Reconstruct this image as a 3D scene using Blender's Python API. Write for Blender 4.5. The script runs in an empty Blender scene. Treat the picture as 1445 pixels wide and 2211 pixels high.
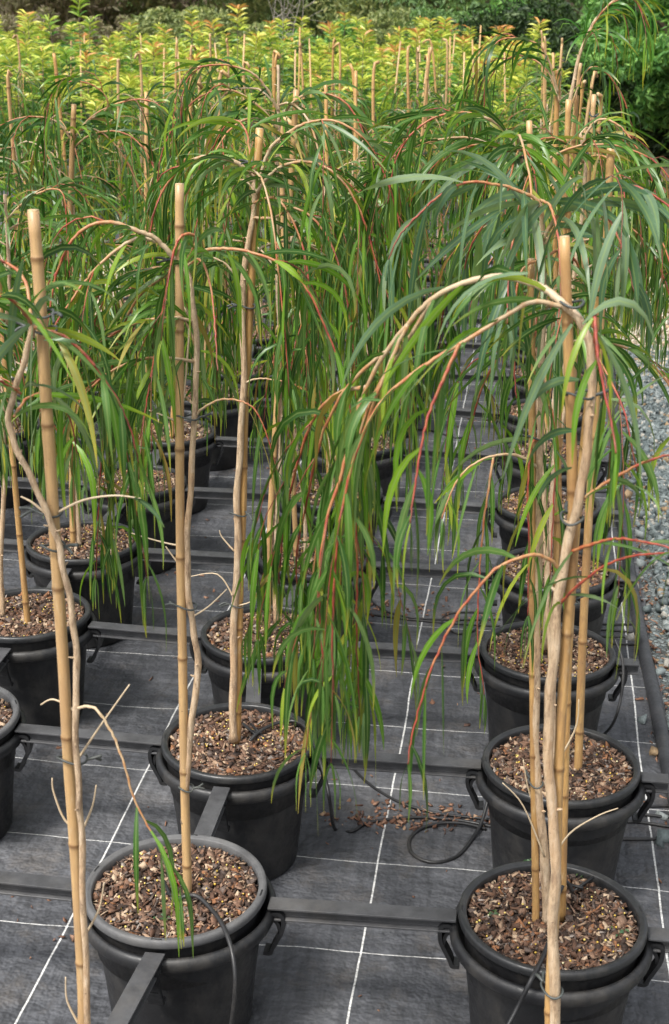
import bpy, math, random
import numpy as np
from mathutils import Vector, Matrix
S = bpy.context.scene
COL = S.collection
R = math.radians

# ---------------------------------------------------------------- camera
H = 2.487                       # eye height over the weed mat
FPX = 3057.65                   # focal length in pixels of the 1445 x 2211 photograph
PIT, YAW, ROLL = 0.35691, 0.13319, 0.0099
fw = Vector((-math.sin(YAW) * math.cos(PIT), math.cos(YAW) * math.cos(PIT), -math.sin(PIT)))
rt = Vector((math.cos(YAW), math.sin(YAW), 0)); up = rt.cross(fw)
r2 = rt * math.cos(ROLL) + up * math.sin(ROLL)
u2 = -rt * math.sin(ROLL) + up * math.cos(ROLL)
cd = bpy.data.cameras.new('camera'); cam = bpy.data.objects.new('camera', cd); COL.objects.link(cam)
m = Matrix((r2, u2, -fw)).transposed().to_4x4(); m.translation = Vector((0, 0, H)); cam.matrix_world = m
cd.sensor_fit = 'VERTICAL'; cd.sensor_height = 36; cd.lens = FPX / 2211 * 36
cd.clip_start = 0.05; cd.clip_end = 2000
cd.dof.use_dof = True; cd.dof.focus_distance = 3.9; cd.dof.aperture_fstop = 9
S.camera = cam

# ---------------------------------------------------------------- sky, sun, exposure
SUN_EL, SUN_AZ = R(58), R(215)          # azimuth clockwise from +Y
w = bpy.data.worlds.new("World"); S.world = w; w.use_nodes = True
nt = w.node_tree; bg = nt.nodes['Background']
sky = nt.nodes.new('ShaderNodeTexSky'); sky.sky_type = 'NISHITA'; sky.sun_disc = False
sky.sun_elevation = SUN_EL; sky.sun_rotation = SUN_AZ; sky.dust_density = 4; sky.air_density = 1.0; sky.ozone_density = 0.6
hs = nt.nodes.new('ShaderNodeHueSaturation'); hs.inputs['Saturation'].default_value = 0.22
nt.links.new(sky.outputs[0], hs.inputs['Color']); nt.links.new(hs.outputs[0], bg.inputs[0])
bg.inputs[1].default_value = 0.15
sd = bpy.data.lights.new('sun', 'SUN'); sun = bpy.data.objects.new('sun', sd); COL.objects.link(sun)
sd.energy = 2.3; sd.angle = R(10); sd.color = (1, .96, .9)
sdir = Vector((math.sin(SUN_AZ) * math.cos(SUN_EL), math.cos(SUN_AZ) * math.cos(SUN_EL), math.sin(SUN_EL)))
sun.rotation_euler = sdir.to_track_quat('Z', 'Y').to_euler(); sun.location = (0, 0, 12)
S.view_settings.view_transform = 'Standard'; S.view_settings.look = 'None'
S.view_settings.exposure = 0.85; S.view_settings.gamma = 1
S.view_settings.use_curve_mapping = False

def W(px, py, Y):               # the point seen at a pixel of the photograph, at distance Y down the rows
    d = fw + r2 * ((px - 722.5) / FPX) - u2 * ((py - 1105.5) / FPX)
    d = d * (Y / d.y); return Vector((d.x, d.y, d.z + H))
def G(px, py, z=0.0):
    d = fw + r2 * ((px - 722.5) / FPX) - u2 * ((py - 1105.5) / FPX)
    d = d * ((z - H) / d.z); return Vector((d.x, d.y, z))

# ---------------------------------------------------------------- materials
def mat(name):
    m = bpy.data.materials.new(name); m.use_nodes = True
    n = m.node_tree; b = n.nodes['Principled BSDF']; return m, n, b
def nd(n, t, **k):
    o = n.nodes.new(t)
    for a, v in k.items():
        if a in o.inputs: o.inputs[a].default_value = v
        else: setattr(o, a, v)
    return o
def ramp(n, fac, stops, interp='LINEAR'):
    r = n.nodes.new('ShaderNodeValToRGB'); r.color_ramp.interpolation = interp
    e = r.color_ramp.elements
    while len(e) < len(stops): e.new(0.5)
    for q, (p, c) in zip(e, stops): q.position = p; q.color = (*c, 1)
    n.links.new(fac, r.inputs[0]); return r.outputs[0]
def mix(n, fac, a, b, mode='MIX'):
    x = n.nodes.new('ShaderNodeMix'); x.data_type = 'RGBA'; x.blend_type = mode
    for s, v in ((0, fac), (6, a), (7, b)):
        if hasattr(v, 'is_output'): n.links.new(v, x.inputs[s])
        else: x.inputs[s].default_value = v if s == 0 else (*v, 1)
    return x.outputs[2]
def noise(n, scale, vec=None, detail=4, rough=.6):
    t = nd(n, 'ShaderNodeTexNoise', Scale=scale, Detail=detail, Roughness=rough)
    if vec is not None: n.links.new(vec, t.inputs['Vector'])
    return t.outputs['Fac']
def coords(n, scale=(1, 1, 1), kind='Object'):
    c = n.nodes.new('ShaderNodeTexCoord'); mp = n.nodes.new('ShaderNodeMapping'); mp.inputs['Scale'].default_value = scale
    n.links.new(c.outputs[kind], mp.inputs[0]); return mp.outputs[0]
def bump(n, b, h, strength=.3, dist=.002):
    k = nd(n, 'ShaderNodeBump', Strength=strength, Distance=dist)
    n.links.new(h, k.inputs['Height']); n.links.new(k.outputs[0], b.inputs['Normal']); return k
def island(n): return n.nodes.new('ShaderNodeNewGeometry').outputs['Random Per Island']
def attr(n, name='t'):
    a = n.nodes.new('ShaderNodeAttribute'); a.attribute_name = name; return a.outputs['Fac']
def math_(n, op, a, b=None, c=None):
    x = n.nodes.new('ShaderNodeMath'); x.operation = op
    for i, v in enumerate((a, b, c)):
        if v is None: continue
        if hasattr(v, 'is_output'): n.links.new(v, x.inputs[i])
        else: x.inputs[i].default_value = v
    return x.outputs[0]

def plastic(name, lo, hi, rough=.5):
    m, n, b = mat(name); c = coords(n)
    f = noise(n, 14, c, 6, .7)
    col = ramp(n, f, [(.3, lo), (.75, hi)])
    dst = noise(n, 5, coords(n, (1, 1, .5)), 9, .78); col = mix(n, ramp(n, dst, [(.5, (0,) * 3), (.75, (.5,) * 3)]), col, (.11, .1, .085))
    n.links.new(col, b.inputs['Base Color'])
    f2 = noise(n, 60, c, 4, .7)
    n.links.new(ramp(n, f2, [(.3, (rough - .12,) * 3), (.7, (rough + .18,) * 3)]), b.inputs['Roughness'])
    bump(n, b, noise(n, 220, c, 3), .12, .001); return m
M = {}
M['rim'] = plastic('black rim plastic', (.010, .011, .012), (.028, .029, .031), .38)
M['rim_dusty'] = plastic('dusty rim plastic', (.06, .06, .062), (.13, .13, .13), .62)
M['wall'] = plastic('black pot plastic', (.006, .006, .007), (.014, .014, .015), .55)
M['socket'] = plastic('black socket plastic', (.008, .008, .009), (.02, .021, .023), .46)
M['rail'] = plastic('weathered black rail plastic', (.03, .03, .032), (.085, .086, .09), .5)
M['hose'] = plastic('black hose', (.010, .010, .011), (.022, .022, .023), .42)
M['pipe'] = plastic('black poly pipe', (.022, .023, .026), (.05, .052, .058), .5)
M['tie'] = plastic('grey green tie', (.03, .036, .035), (.06, .07, .066), .5)

# weed mat with its woven-in white lines
m, n, b = mat('weed mat'); M['mat'] = m
c = coords(n); sp = n.nodes.new('ShaderNodeSeparateXYZ')
wob = nd(n, 'ShaderNodeTexNoise', Scale=1.3, Detail=4.0); n.links.new(c, wob.inputs['Vector'])
va = n.nodes.new('ShaderNodeVectorMath'); va.operation = 'MULTIPLY_ADD'
n.links.new(wob.outputs['Color'], va.inputs[0]); va.inputs[1].default_value = (.035, .08, 0); n.links.new(c, va.inputs[2])
n.links.new(va.outputs[0], sp.inputs[0])
def line(co, period, phase, half):
    a = math_(n, 'ADD', co, -phase + 50 * period); a = math_(n, 'MODULO', a, period)
    a = math_(n, 'SUBTRACT', a, period / 2); a = math_(n, 'ABSOLUTE', a)
    return math_(n, 'GREATER_THAN', a, period / 2 - half)
lx = line(sp.outputs[0], .83, -.325, .0028); ly = line(sp.outputs[1], .4265, 3.232, .0019)
# the line is a twisted yarn: it breaks up finely along its length
yarn = nd(n, 'ShaderNodeTexNoise', Scale=160.0, Detail=1.0); n.links.new(c, yarn.inputs['Vector'])
lxy = math_(n, 'MAXIMUM', lx, math_(n, 'MULTIPLY', ly, .8)); lxy = math_(n, 'MULTIPLY', lxy, ramp(n, yarn.outputs['Fac'], [(.25, (.45,) * 3), (.55, (1,) * 3)]))
f = noise(n, 1.7, c, 8, .62); f2 = noise(n, 40, coords(n, (1, .12, 1)), 4, .7); f3 = noise(n, 40, coords(n, (.12, 1, 1)), 4, .7)
base = ramp(n, f, [(.32, (.045, .047, .053)), (.5, (.068, .071, .079)), (.75, (.125, .125, .13))])
base = mix(n, .8, base, ramp(n, f2, [(.3, (.55,) * 3), (.7, (1.35,) * 3)]), 'MULTIPLY')
base = mix(n, .6, base, ramp(n, f3, [(.3, (.55,) * 3), (.7, (1.35,) * 3)]), 'MULTIPLY')
dust = noise(n, 5, c, 9, .75)
base = mix(n, ramp(n, dust, [(.52, (0,) * 3), (.7, (.6,) * 3)]), base, (.115, .1, .085))
base = mix(n, lxy, base, (.62, .62, .6))
n.links.new(base, b.inputs['Base Color']); b.inputs['Roughness'].default_value = .62
wv = nd(n, 'ShaderNodeTexWave', Scale=90.0, Distortion=.6); n.links.new(c, wv.inputs['Vector'])
wv2 = nd(n, 'ShaderNodeTexWave', Scale=90.0, Distortion=.6, bands_direction='Y'); n.links.new(c, wv2.inputs['Vector'])
k1 = bump(n, b, math_(n, 'MULTIPLY', wv.outputs['Fac'], wv2.outputs['Fac']), .25, .001)
k2 = nd(n, 'ShaderNodeBump', Strength=1.0, Distance=.09); n.links.new(noise(n, 3.2, c, 5, .6), k2.inputs['Height']); n.links.new(k2.outputs[0], k1.inputs['Normal'])

def chips(name, stops, rough=.8):
    m, n, b = mat(name); c = coords(n)
    col = ramp(n, island(n), stops, 'CONSTANT')
    col = mix(n, .6, col, ramp(n, noise(n, 130, c, 4, .7), [(.3, (.55,) * 3), (.7, (1.4,) * 3)]), 'MULTIPLY')
    n.links.new(col, b.inputs['Base Color']); b.inputs['Roughness'].default_value = rough
    bump(n, b, noise(n, 400, c, 3), .4, .001); return m
M['bark'] = chips('bark chips', [(0, (.035, .019, .012)), (.2, (.09, .045, .026)), (.38, (.15, .08, .048)), (.54, (.2, .12, .078)),
    (.66, (.1, .072, .058)), (.76, (.3, .2, .13)), (.85, (.24, .105, .045)), (.91, (.42, .31, .21)), (.96, (.26, .22, .19))])
M['litter'] = chips('loose bark litter', [(0, (.13, .06, .035)), (.25, (.2, .1, .06)), (.5, (.3, .17, .11)), (.75, (.14, .08, .06)), (.9, (.42, .27, .17))])
M['stone'] = chips('blue grey gravel', [(0, (0.088, 0.109, 0.109)), (.2, (0.136, 0.163, 0.163)), (.42, (0.184, 0.218, 0.218)), (.6, (0.109, 0.136, 0.136)), (.74, (0.245, 0.272, 0.265)),
    (.84, (0.340, 0.326, 0.286)), (.9, (0.286, 0.197, 0.109)), (.95, (0.408, 0.374, 0.313))], .7)
M['tanstone'] = chips('cream gravel', [(0, (.42, .33, .22)), (.2, (.55, .46, .34)), (.42, (.34, .32, .28)), (.6, (.62, .55, .44)), (.74, (.45, .32, .18)), (.86, (.7, .64, .54)), (.93, (.25, .27, .27))], .7)
m, n, b = mat('fertiliser'); M['prill'] = m
n.links.new(ramp(n, island(n), [(0, (.6, .4, .06)), (.5, (.7, .55, .15)), (.85, (.55, .5, .3))], 'CONSTANT'), b.inputs['Base Color']); b.inputs['Roughness'].default_value = .35
m, n, b = mat('potting mix'); M['soil'] = m; c = coords(n)
n.links.new(ramp(n, noise(n, 90, c, 8, .8), [(.35, (.018, .010, .007)), (.55, (.06, .032, .022)), (.75, (.14, .085, .06))]), b.inputs['Base Color'])
b.inputs['Roughness'].default_value = .9; bump(n, b, noise(n, 120, c, 6, .7), .9, .01)

def gravelmat(name, cols, back, scale=48):
    m, n, b = mat(name); c = coords(n)
    v = nd(n, 'ShaderNodeTexVoronoi', Scale=float(scale)); n.links.new(c, v.inputs['Vector'])
    s = n.nodes.new('ShaderNodeSeparateColor'); n.links.new(v.outputs['Color'], s.inputs[0])
    col = ramp(n, s.outputs[0], cols, 'CONSTANT')
    v2 = nd(n, 'ShaderNodeTexVoronoi', Scale=float(scale), feature='DISTANCE_TO_EDGE'); n.links.new(c, v2.inputs['Vector'])
    e = ramp(n, v2.outputs['Distance'], [(.02, (0,) * 3), (.12, (1,) * 3)])
    col = mix(n, e, back, col); col = mix(n, .5, col, ramp(n, noise(n, 60, c, 4, .7), [(.3, (.6,) * 3), (.7, (1.3,) * 3)]), 'MULTIPLY')
    n.links.new(col, b.inputs['Base Color']); b.inputs['Roughness'].default_value = .8
    bump(n, b, v2.outputs['Distance'], .9, .02); return m
GC = [(0, (0.104, 0.128, 0.128)), (.2, (0.176, 0.208, 0.208)), (.45, (0.224, 0.256, 0.256)), (.65, (0.136, 0.160, 0.160)), (.8, (0.360, 0.352, 0.320)), (.92, (0.320, 0.224, 0.128))]
TC = [(0, (0.375, 0.300, 0.210)), (.2, (0.465, 0.390, 0.300)), (.45, (0.300, 0.270, 0.225)), (.65, (0.495, 0.450, 0.375)), (.85, (0.375, 0.255, 0.150))]
M['gravel'] = gravelmat('grey gravel ground', GC, (.05, .05, .045))
M['tan'] = gravelmat('cream gravel ground', TC, (.12, .09, .06), 40)
m, n, b = mat('bare earth'); M['earth'] = m; c = coords(n)
n.links.new(ramp(n, noise(n, 3, c, 10, .75), [(.3, (.075, .052, .035)), (.55, (.14, .09, .06)), (.75, (.11, .12, .045))]), b.inputs['Base Color'])
b.inputs['Roughness'].default_value = .95; bump(n, b, noise(n, 14, c, 8, .7), .8, .06)

# bamboo: streaked tan, darker blotches at and below the nodes (the attribute t is 1 at a node)
m, n, b = mat('bamboo'); M['bamboo'] = m; c = coords(n, (1, 1, .06))
st = noise(n, 160, c, 5, .7); bl = noise(n, 9, coords(n, (1, 1, .35)), 6, .7)
oi = n.nodes.new('ShaderNodeObjectInfo').outputs['Random']
col = ramp(n, st, [(.28, (.3, .145, .038)), (.5, (.48, .27, .08)), (.75, (.6, .38, .135))])
col = mix(n, ramp(n, bl, [(.46, (0,) * 3), (.64, (.75,) * 3)]), col, (.26, .115, .03))
bl2 = noise(n, 42, coords(n, (1, 1, .22)), 6, .75); col = mix(n, ramp(n, bl2, [(.5, (0,) * 3), (.66, (.7,) * 3)]), col, (.2, .1, .04)); col = mix(n, ramp(n, bl2, [(.3, (.6,) * 3), (.42, (0,) * 3)]), col, (.62, .5, .32))
col = mix(n, math_(n, 'MULTIPLY', ramp(n, oi, [(0, (0,) * 3), (1, (.45,) * 3)]), 1.0), col, (.48, .36, .22))
spk = noise(n, 240, coords(n), 3, .6); col = mix(n, ramp(n, spk, [(.66, (0,) * 3), (.72, (.6,) * 3)]), col, (.06, .03, .012))
col = mix(n, ramp(n, attr(n), [(0, (0,) * 3), (1, (.75,) * 3)]), col, (.13, .06, .022))
n.links.new(col, b.inputs['Base Color']); b.inputs['Roughness'].default_value = .42; bump(n, b, st, .25, .001)
m, n, b = mat('cut bamboo end'); M['cut'] = m; c = coords(n)
n.links.new(ramp(n, noise(n, 200, c, 4), [(.3, (.3, .19, .09)), (.7, (.62, .47, .28))]), b.inputs['Base Color']); b.inputs['Roughness'].default_value = .8
# pale trunk bark
m, n, b = mat('pale trunk bark'); M['trunk'] = m; c = coords(n, (1, 1, .14))
st = noise(n, 120, c, 6, .75); bl = noise(n, 12, coords(n, (1, 1, .5)), 5, .6)
col = ramp(n, st, [(.3, (.2, .125, .075)), (.45, (.48, .35, .22)), (.68, (.66, .52, .36))])
col = mix(n, ramp(n, bl, [(.45, (0,) * 3), (.7, (.6,) * 3)]), col, (.5, .3, .15))
bl2 = noise(n, 48, coords(n, (1, 1, .3)), 7, .78); col = mix(n, ramp(n, bl2, [(.5, (0,) * 3), (.62, (.75,) * 3)]), col, (.2, .13, .085)); col = mix(n, ramp(n, bl2, [(.32, (.6,) * 3), (.44, (0,) * 3)]), col, (.7, .6, .46))
spk = noise(n, 170, coords(n), 2, .5); col = mix(n, ramp(n, spk, [(.68, (0,) * 3), (.74, (.7,) * 3)]), col, (.11, .06, .035))
n.links.new(col, b.inputs['Base Color']); b.inputs['Roughness'].default_value = .68; bump(n, b, math_(n, 'ADD', st, bl2), .8, .005)
# branches: cream wood that turns orange and then crimson towards the growing tip (attribute t)
m, n, b = mat('branch bark'); M['branch'] = m; c = coords(n)
f = math_(n, 'ADD', attr(n), math_(n, 'MULTIPLY', math_(n, 'SUBTRACT', noise(n, 12, c, 4), .5), .5))
col = ramp(n, f, [(0, (.5, .4, .27)), (.35, (.4, .29, .17)), (.55, (.38, .2, .085)), (.76, (.33, .105, .04)), (.88, (.29, .042, .03)), (1, (.16, .045, .025))])
n.links.new(col, b.inputs['Base Color']); b.inputs['Roughness'].default_value = .5; bump(n, b, noise(n, 300, c, 3), .3, .001)

def leafmat(name, stops, tipcol, tipfrom=.8, rough=.36, trans=.3, tmax=.8, gl=0.0):
    m, n, b = mat(name); c = coords(n)
    i = island(n); col = ramp(n, i, stops)
    col = mix(n, .4, col, ramp(n, noise(n, 25, c, 4, .6), [(.3, (.7,) * 3), (.7, (1.3,) * 3)]), 'MULTIPLY')
    i2 = math_(n, 'FRACT', math_(n, 'MULTIPLY', i, 17.31))
    tf = math_(n, 'MULTIPLY', ramp(n, attr(n), [(tipfrom, (0,) * 3), (1, (tmax,) * 3)]), i2)
    col = mix(n, tf, col, tipcol)
    col = mix(n, ramp(n, attr(n, 'rib'), [(.72, (0,) * 3), (.95, (.55,) * 3)]), col, (.22, .3, .1))
    sp_ = noise(n, 70, c, 5, .7); col = mix(n, ramp(n, sp_, [(.68, (0,) * 3), (.74, (.6,) * 3)]), col, (.12, .085, .03))
    n.links.new(col, b.inputs['Base Color']); b.inputs['Roughness'].default_value = rough
    b.inputs['Specular IOR Level'].default_value = .42
    tr = n.nodes.new('ShaderNodeBsdfTranslucent'); n.links.new(mix(n, 1, col, (1.3, 1.5, .7), 'MULTIPLY'), tr.inputs[0])
    ms = n.nodes.new('ShaderNodeMixShader'); ms.inputs[0].default_value = trans
    n.links.new(b.outputs[0], ms.inputs[1]); n.links.new(tr.outputs[0], ms.inputs[2])
    n.links.new(ms.outputs[0], n.nodes['Material Output'].inputs[0]); return m
M['leaf'] = leafmat('willowy leaf', [(0, (.016, .055, .008)), (.22, (.032, .095, .012)), (.42, (.052, .135, .018)), (.55, (.08, .165, .038)), (.66, (.14, .205, .09)), (.74, (.07, .175, .015)), (.86, (.12, .25, .015)), (.95, (.27, .31, .03)), (1, (.26, .17, .05))], (.5, .42, .03), .7)
M['leafblue'] = leafmat('sheen-tinted older leaf', [(0, (.045, .105, .05)), (.35, (.075, .15, .075)), (.65, (.13, .205, .115)), (.85, (.19, .26, .15)), (1, (.15, .25, .07))], (.25, .32, .06), .8)  # grey-green has sky sheen painted into it, besides the tone of older leaves
M['leaffresh'] = leafmat('fresh green leaf', [(0, (.025, .1, .012)), (.5, (.05, .16, .018)), (.8, (.12, .24, .02)), (1, (.45, .42, .03))], (.6, .45, .04), .55)
# lilly pilly: the attribute t is the age of the leaf, 1 for the newest
m, n, b = mat('shrub leaf'); M['shrub'] = m
i = island(n); ob = n.nodes.new('ShaderNodeObjectInfo').outputs['Random']; f = math_(n, 'ADD', math_(n, 'ADD', attr(n), math_(n, 'MULTIPLY', math_(n, 'SUBTRACT', ob, .5), .3)), math_(n, 'MULTIPLY', math_(n, 'SUBTRACT', i, .5), .35))
col = ramp(n, f, [(0, (.02, .075, .012)), (.3, (.04, .14, .02)), (.5, (.1, .25, .025)), (.72, (.38, .48, .045)), (.97, (.66, .64, .11)), (1, (.58, .26, .07))])
n.links.new(col, b.inputs['Base Color']); b.inputs['Roughness'].default_value = .4
tr = n.nodes.new('ShaderNodeBsdfTranslucent'); n.links.new(col, tr.inputs[0]); ms = n.nodes.new('ShaderNodeMixShader'); ms.inputs[0].default_value = .3
n.links.new(b.outputs[0], ms.inputs[1]); n.links.new(tr.outputs[0], ms.inputs[2]); n.links.new(ms.outputs[0], n.nodes['Material Output'].inputs[0])
FC = {'olive': [(0, (0.094, 0.131, 0.048)), (.4, (0.160, 0.206, 0.071)), (.75, (0.263, 0.300, 0.104)), (1, (0.375, 0.375, 0.150))],
      'dark': [(0, (0.051, 0.102, 0.036)), (.4, (0.091, 0.173, 0.057)), (.75, (0.152, 0.264, 0.081)), (1, (0.243, 0.364, 0.121))],
      'deep': [(0, (.012, .028, .009)), (.4, (.024, .05, .015)), (.75, (.045, .085, .025)), (1, (.09, .14, .04))], 'bright': [(0, (0.047, 0.140, 0.031)), (.4, (0.094, 0.234, 0.055)), (.75, (0.172, 0.343, 0.078)), (1, (0.281, 0.499, 0.125))],
      'brown': [(0, (0.138, 0.113, 0.069)), (.4, (0.224, 0.182, 0.121)), (.75, (0.190, 0.207, 0.086)), (1, (0.345, 0.293, 0.172))]}
for k, v in FC.items(): M[k] = leafmat(k + ' foliage', v, v[-1][1], .5, .55, .25)
m, n, b = mat('dead wood'); M['dead'] = m; c = coords(n)
n.links.new(ramp(n, noise(n, 8, c, 5), [(.3, (.2, .17, .14)), (.7, (.4, .36, .31))]), b.inputs['Base Color']); b.inputs['Roughness'].default_value = .85
m, n, b = mat('dark bark'); M['darkbark'] = m; c = coords(n)
n.links.new(ramp(n, noise(n, 8, c, 5), [(.3, (.08, .055, .04)), (.7, (.22, .16, .12))]), b.inputs['Base Color']); b.inputs['Roughness'].default_value = .9

# ---------------------------------------------------------------- mesh helpers
class MB:
    def __init__(s): s.v = []; s.f = []; s.t = []; s.mid = {}
    def tube(s, pts, rad, n=8, t=None, cap=True, sq=None):
        base0 = len(s.v); k = len(pts); prev = None
        for i, p in enumerate(pts):
            a = pts[max(i - 1, 0)]; b = pts[min(i + 1, k - 1)]; d = (b - a)
            if d.length < 1e-9: d = Vector((0, 0, 1))
            d.normalize()
            if prev is None:
                prev = d.orthogonal().normalized()
            x = prev - d * prev.dot(d)
            x = x.normalized() if x.length > 1e-6 else d.orthogonal().normalized()
            prev = x; y = d.cross(x)
            r = rad[i] if hasattr(rad, '__len__') else rad
            tt = 0 if t is None else (t[i] if hasattr(t, '__len__') else t)
            for j in range(n):
                a_ = 2 * math.pi * j / n
                s.v.append(p + x * (r * math.cos(a_)) + y * (r * math.sin(a_))); s.t.append(tt)
        for i in range(k - 1):
            for j in range(n):
                a = base0 + i * n + j; b = base0 + i * n + (j + 1) % n
                s.f.append((a, b, b + n, a + n))
        if cap:
            s.f.append(tuple(base0 + j for j in range(n))[::-1]); s.f.append(tuple(base0 + (k - 1) * n + j for j in range(n)))
    def lathe(s, prof, c=Vector((0, 0, 0)), n=48):
        b0 = len(s.v); k = len(prof)
        for (r, z) in prof:
            for j in range(n):
                a = 2 * math.pi * j / n; s.v.append(Vector((c.x + r * math.cos(a), c.y + r * math.sin(a), c.z + z))); s.t.append(0)
        for i in range(k - 1):
            for j in range(n):
                a = b0 + i * n + j; b = b0 + i * n + (j + 1) % n
                s.f.append((a, b, b + n, a + n))
    def extr(s, prof, a, b, right, upv):      # closed 2-D profile swept from a to b
        b0 = len(s.v); k = len(prof)
        for p in (a, b):
            for (x, y) in prof: s.v.append(p + right * x + upv * y); s.t.append(0)
        for j in range(k): s.f.append((b0 + j, b0 + (j + 1) % k, b0 + k + (j + 1) % k, b0 + k + j))
        s.f.append(tuple(b0 + j for j in range(k))[::-1]); s.f.append(tuple(b0 + k + j for j in range(k)))
    def strip(s, pts, width, thick, side):    # flat bar following pts, wide along side
        b0 = len(s.v); k = len(pts)
        for i, p in enumerate(pts):
            d = (pts[min(i + 1, k - 1)] - pts[max(i - 1, 0)]).normalized(); nn = d.cross(side).normalized()
            for (x, y) in ((-1, -1), (1, -1), (1, 1), (-1, 1)): s.v.append(p + side * (x * width / 2) + nn * (y * thick / 2)); s.t.append(0)
        for i in range(k - 1):
            for j in range(4):
                a = b0 + i * 4 + j; b = b0 + i * 4 + (j + 1) % 4; s.f.append((a, b, b + 4, a + 4))
        s.f.append((b0 + 3, b0 + 2, b0 + 1, b0)); e = b0 + (k - 1) * 4; s.f.append((e, e + 1, e + 2, e + 3))
    def leaf(s, p, d, L, wd, rng, seg=6, bend=1.0, fold=True, aged=None, down=Vector((0, 0, -1)), shape=.75):
        d = d.normalized(); pos = p.copy(); b0 = len(s.v)
        az = rng.random() * 6.283; face = Vector((math.cos(az), math.sin(az), rng.uniform(-.3, .6)))
        cur = rng.uniform(-.22, .22); tw = rng.uniform(-.7, .7); wd = wd * .74
        dr = d
        for i in range(seg + 1):
            u = i / seg
            kk = min(1, (u * 1.7 + .08) ** .7 * bend)
            side0 = dr.cross(face); side0 = side0.normalized() if side0.length > 1e-4 else Vector((1, 0, 0))
            nrm = side0.cross(dr); ang = tw * u
            side = side0 * math.cos(ang) + nrm * math.sin(ang)
            ww = wd * .5 * (math.sin(math.pi * min(1, (u * .96 + .04)) ** shape)) + .0004
            tt = u if aged is None else aged
            if fold:
                s.v += [pos - side * ww, pos - nrm * (ww * .22), pos + side * ww]; s.t += [tt] * 3; s.mid[len(s.v) - 2] = 1.0
            else:
                s.v += [pos - side * ww, pos + side * ww]; s.t += [tt] * 2
            dr = (d * (1 - kk) + down * kk + side0 * (cur * (u - .35)))
            dr.normalize(); pos = pos + dr * (L / seg)
        q = 3 if fold else 2
        for i in range(seg):
            a = b0 + i * q
            if fold: s.f += [(a, a + 1, a + 4, a + 3), (a + 1, a + 2, a + 5, a + 4)]
            else: s.f.append((a, a + 1, a + 3, a + 2))
    def mesh(s, name, mt, smooth=True):
        me = bpy.data.meshes.new(name); me.from_pydata([tuple(x) for x in s.v], [], s.f)
        a = me.attributes.new('t', 'FLOAT', 'POINT'); a.data.foreach_set('value', s.t)
        if s.mid:
            a = me.attributes.new('rib', 'FLOAT', 'POINT'); z = np.zeros(len(s.v), np.float32); z[list(s.mid)] = 1; a.data.foreach_set('value', z)
        me.materials.append(mt)
        if smooth: me.polygons.foreach_set('use_smooth', [True] * len(me.polygons))
        me.update(); return me
    def build(s, name, mt, parent=None, smooth=True):
        return link(name, s.mesh(name, mt, smooth), parent)
def link(name, me, parent=None):
    o = bpy.data.objects.new(name, me); COL.objects.link(o)
    if parent: o.parent = parent
    return o
def npmesh(name, v, f, mt, t=None):
    me = bpy.data.meshes.new(name); k = f.shape[1]
    me.vertices.add(len(v)); me.vertices.foreach_set('co', v.astype(np.float32).ravel())
    me.loops.add(f.size); me.loops.foreach_set('vertex_index', f.astype(np.int32).ravel())
    me.polygons.add(len(f)); me.polygons.foreach_set('loop_start', np.arange(0, f.size, k, dtype=np.int32))
    me.polygons.foreach_set('loop_total', np.full(len(f), k, dtype=np.int32))
    a = me.attributes.new('t', 'FLOAT', 'POINT'); a.data.foreach_set('value', (np.zeros(len(v)) if t is None else t).astype(np.float32))
    me.materials.append(mt); me.update(calc_edges=True); me.validate(); return me
CU = np.array([[-1, -1, -1], [1, -1, -1], [1, 1, -1], [-1, 1, -1], [-1, -1, 1], [1, -1, 1], [1, 1, 1], [-1, 1, 1]]) * .5
CF = np.array([[3, 2, 1, 0], [4, 5, 6, 7], [0, 1, 5, 4], [1, 2, 6, 5], [2, 3, 7, 6], [3, 0, 4, 7]])
def rotm(g, n, tilt=1.0):
    q = g.normal(size=(n, 4)); q[:, 1:3] *= tilt; q /= np.linalg.norm(q, axis=1)[:, None]
    w_, x, y, z = q.T
    return np.stack([1 - 2 * (y * y + z * z), 2 * (x * y - z * w_), 2 * (x * z + y * w_), 2 * (x * y + z * w_), 1 - 2 * (x * x + z * z), 2 * (y * z - x * w_),
                     2 * (x * z - y * w_), 2 * (y * z + x * w_), 1 - 2 * (x * x + y * y)], 1).reshape(n, 3, 3)
def lumps(name, cen, size, mt, seed, tilt=1.0, jit=.45):
    g = np.random.default_rng(seed); n = len(cen)
    v = CU[None] * (1 + g.uniform(-jit, jit, (n, 8, 1))) + g.uniform(-.12, .12, (n, 8, 3))
    v = v * size[:, None, :]; v = np.einsum('nij,nkj->nki', rotm(g, n, tilt), v) + cen[:, None, :]
    f = (CF[None] + (np.arange(n) * 8)[:, None, None]).reshape(-1, 4)
    return npmesh(name, v.reshape(-1, 3), f, mt)
def V(x, y, z): return Vector((x, y, z))
def spline(P, n=6):
    P = [Vector(p) for p in P]; out = []
    for i in range(len(P) - 1):
        a = P[max(i - 1, 0)]; b = P[i]; c = P[i + 1]; d = P[min(i + 2, len(P) - 1)]
        for k in range(n):
            t = k / n; out.append(.5 * ((2 * b) + (c - a) * t + (2 * a - 5 * b + 4 * c - d) * t * t + (3 * b - a - 3 * c + d) * t ** 3))
    out.append(P[-1]); return out
def empty(name, loc=(0, 0, 0)):
    o = bpy.data.objects.new(name, None); COL.objects.link(o); o.location = loc; o.empty_display_size = .1; return o
def tag(o, label, cat, group=None):
    o['label'] = label; o['category'] = cat
    if group: o['group'] = group
    return o
def struct(o): o['kind'] = 'structure'; return o
def copy_tree(o, parent=None):
    c = o.copy(); COL.objects.link(c); c.parent = parent
    for ch in list(o.children): copy_tree(ch, c)
    return c

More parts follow.
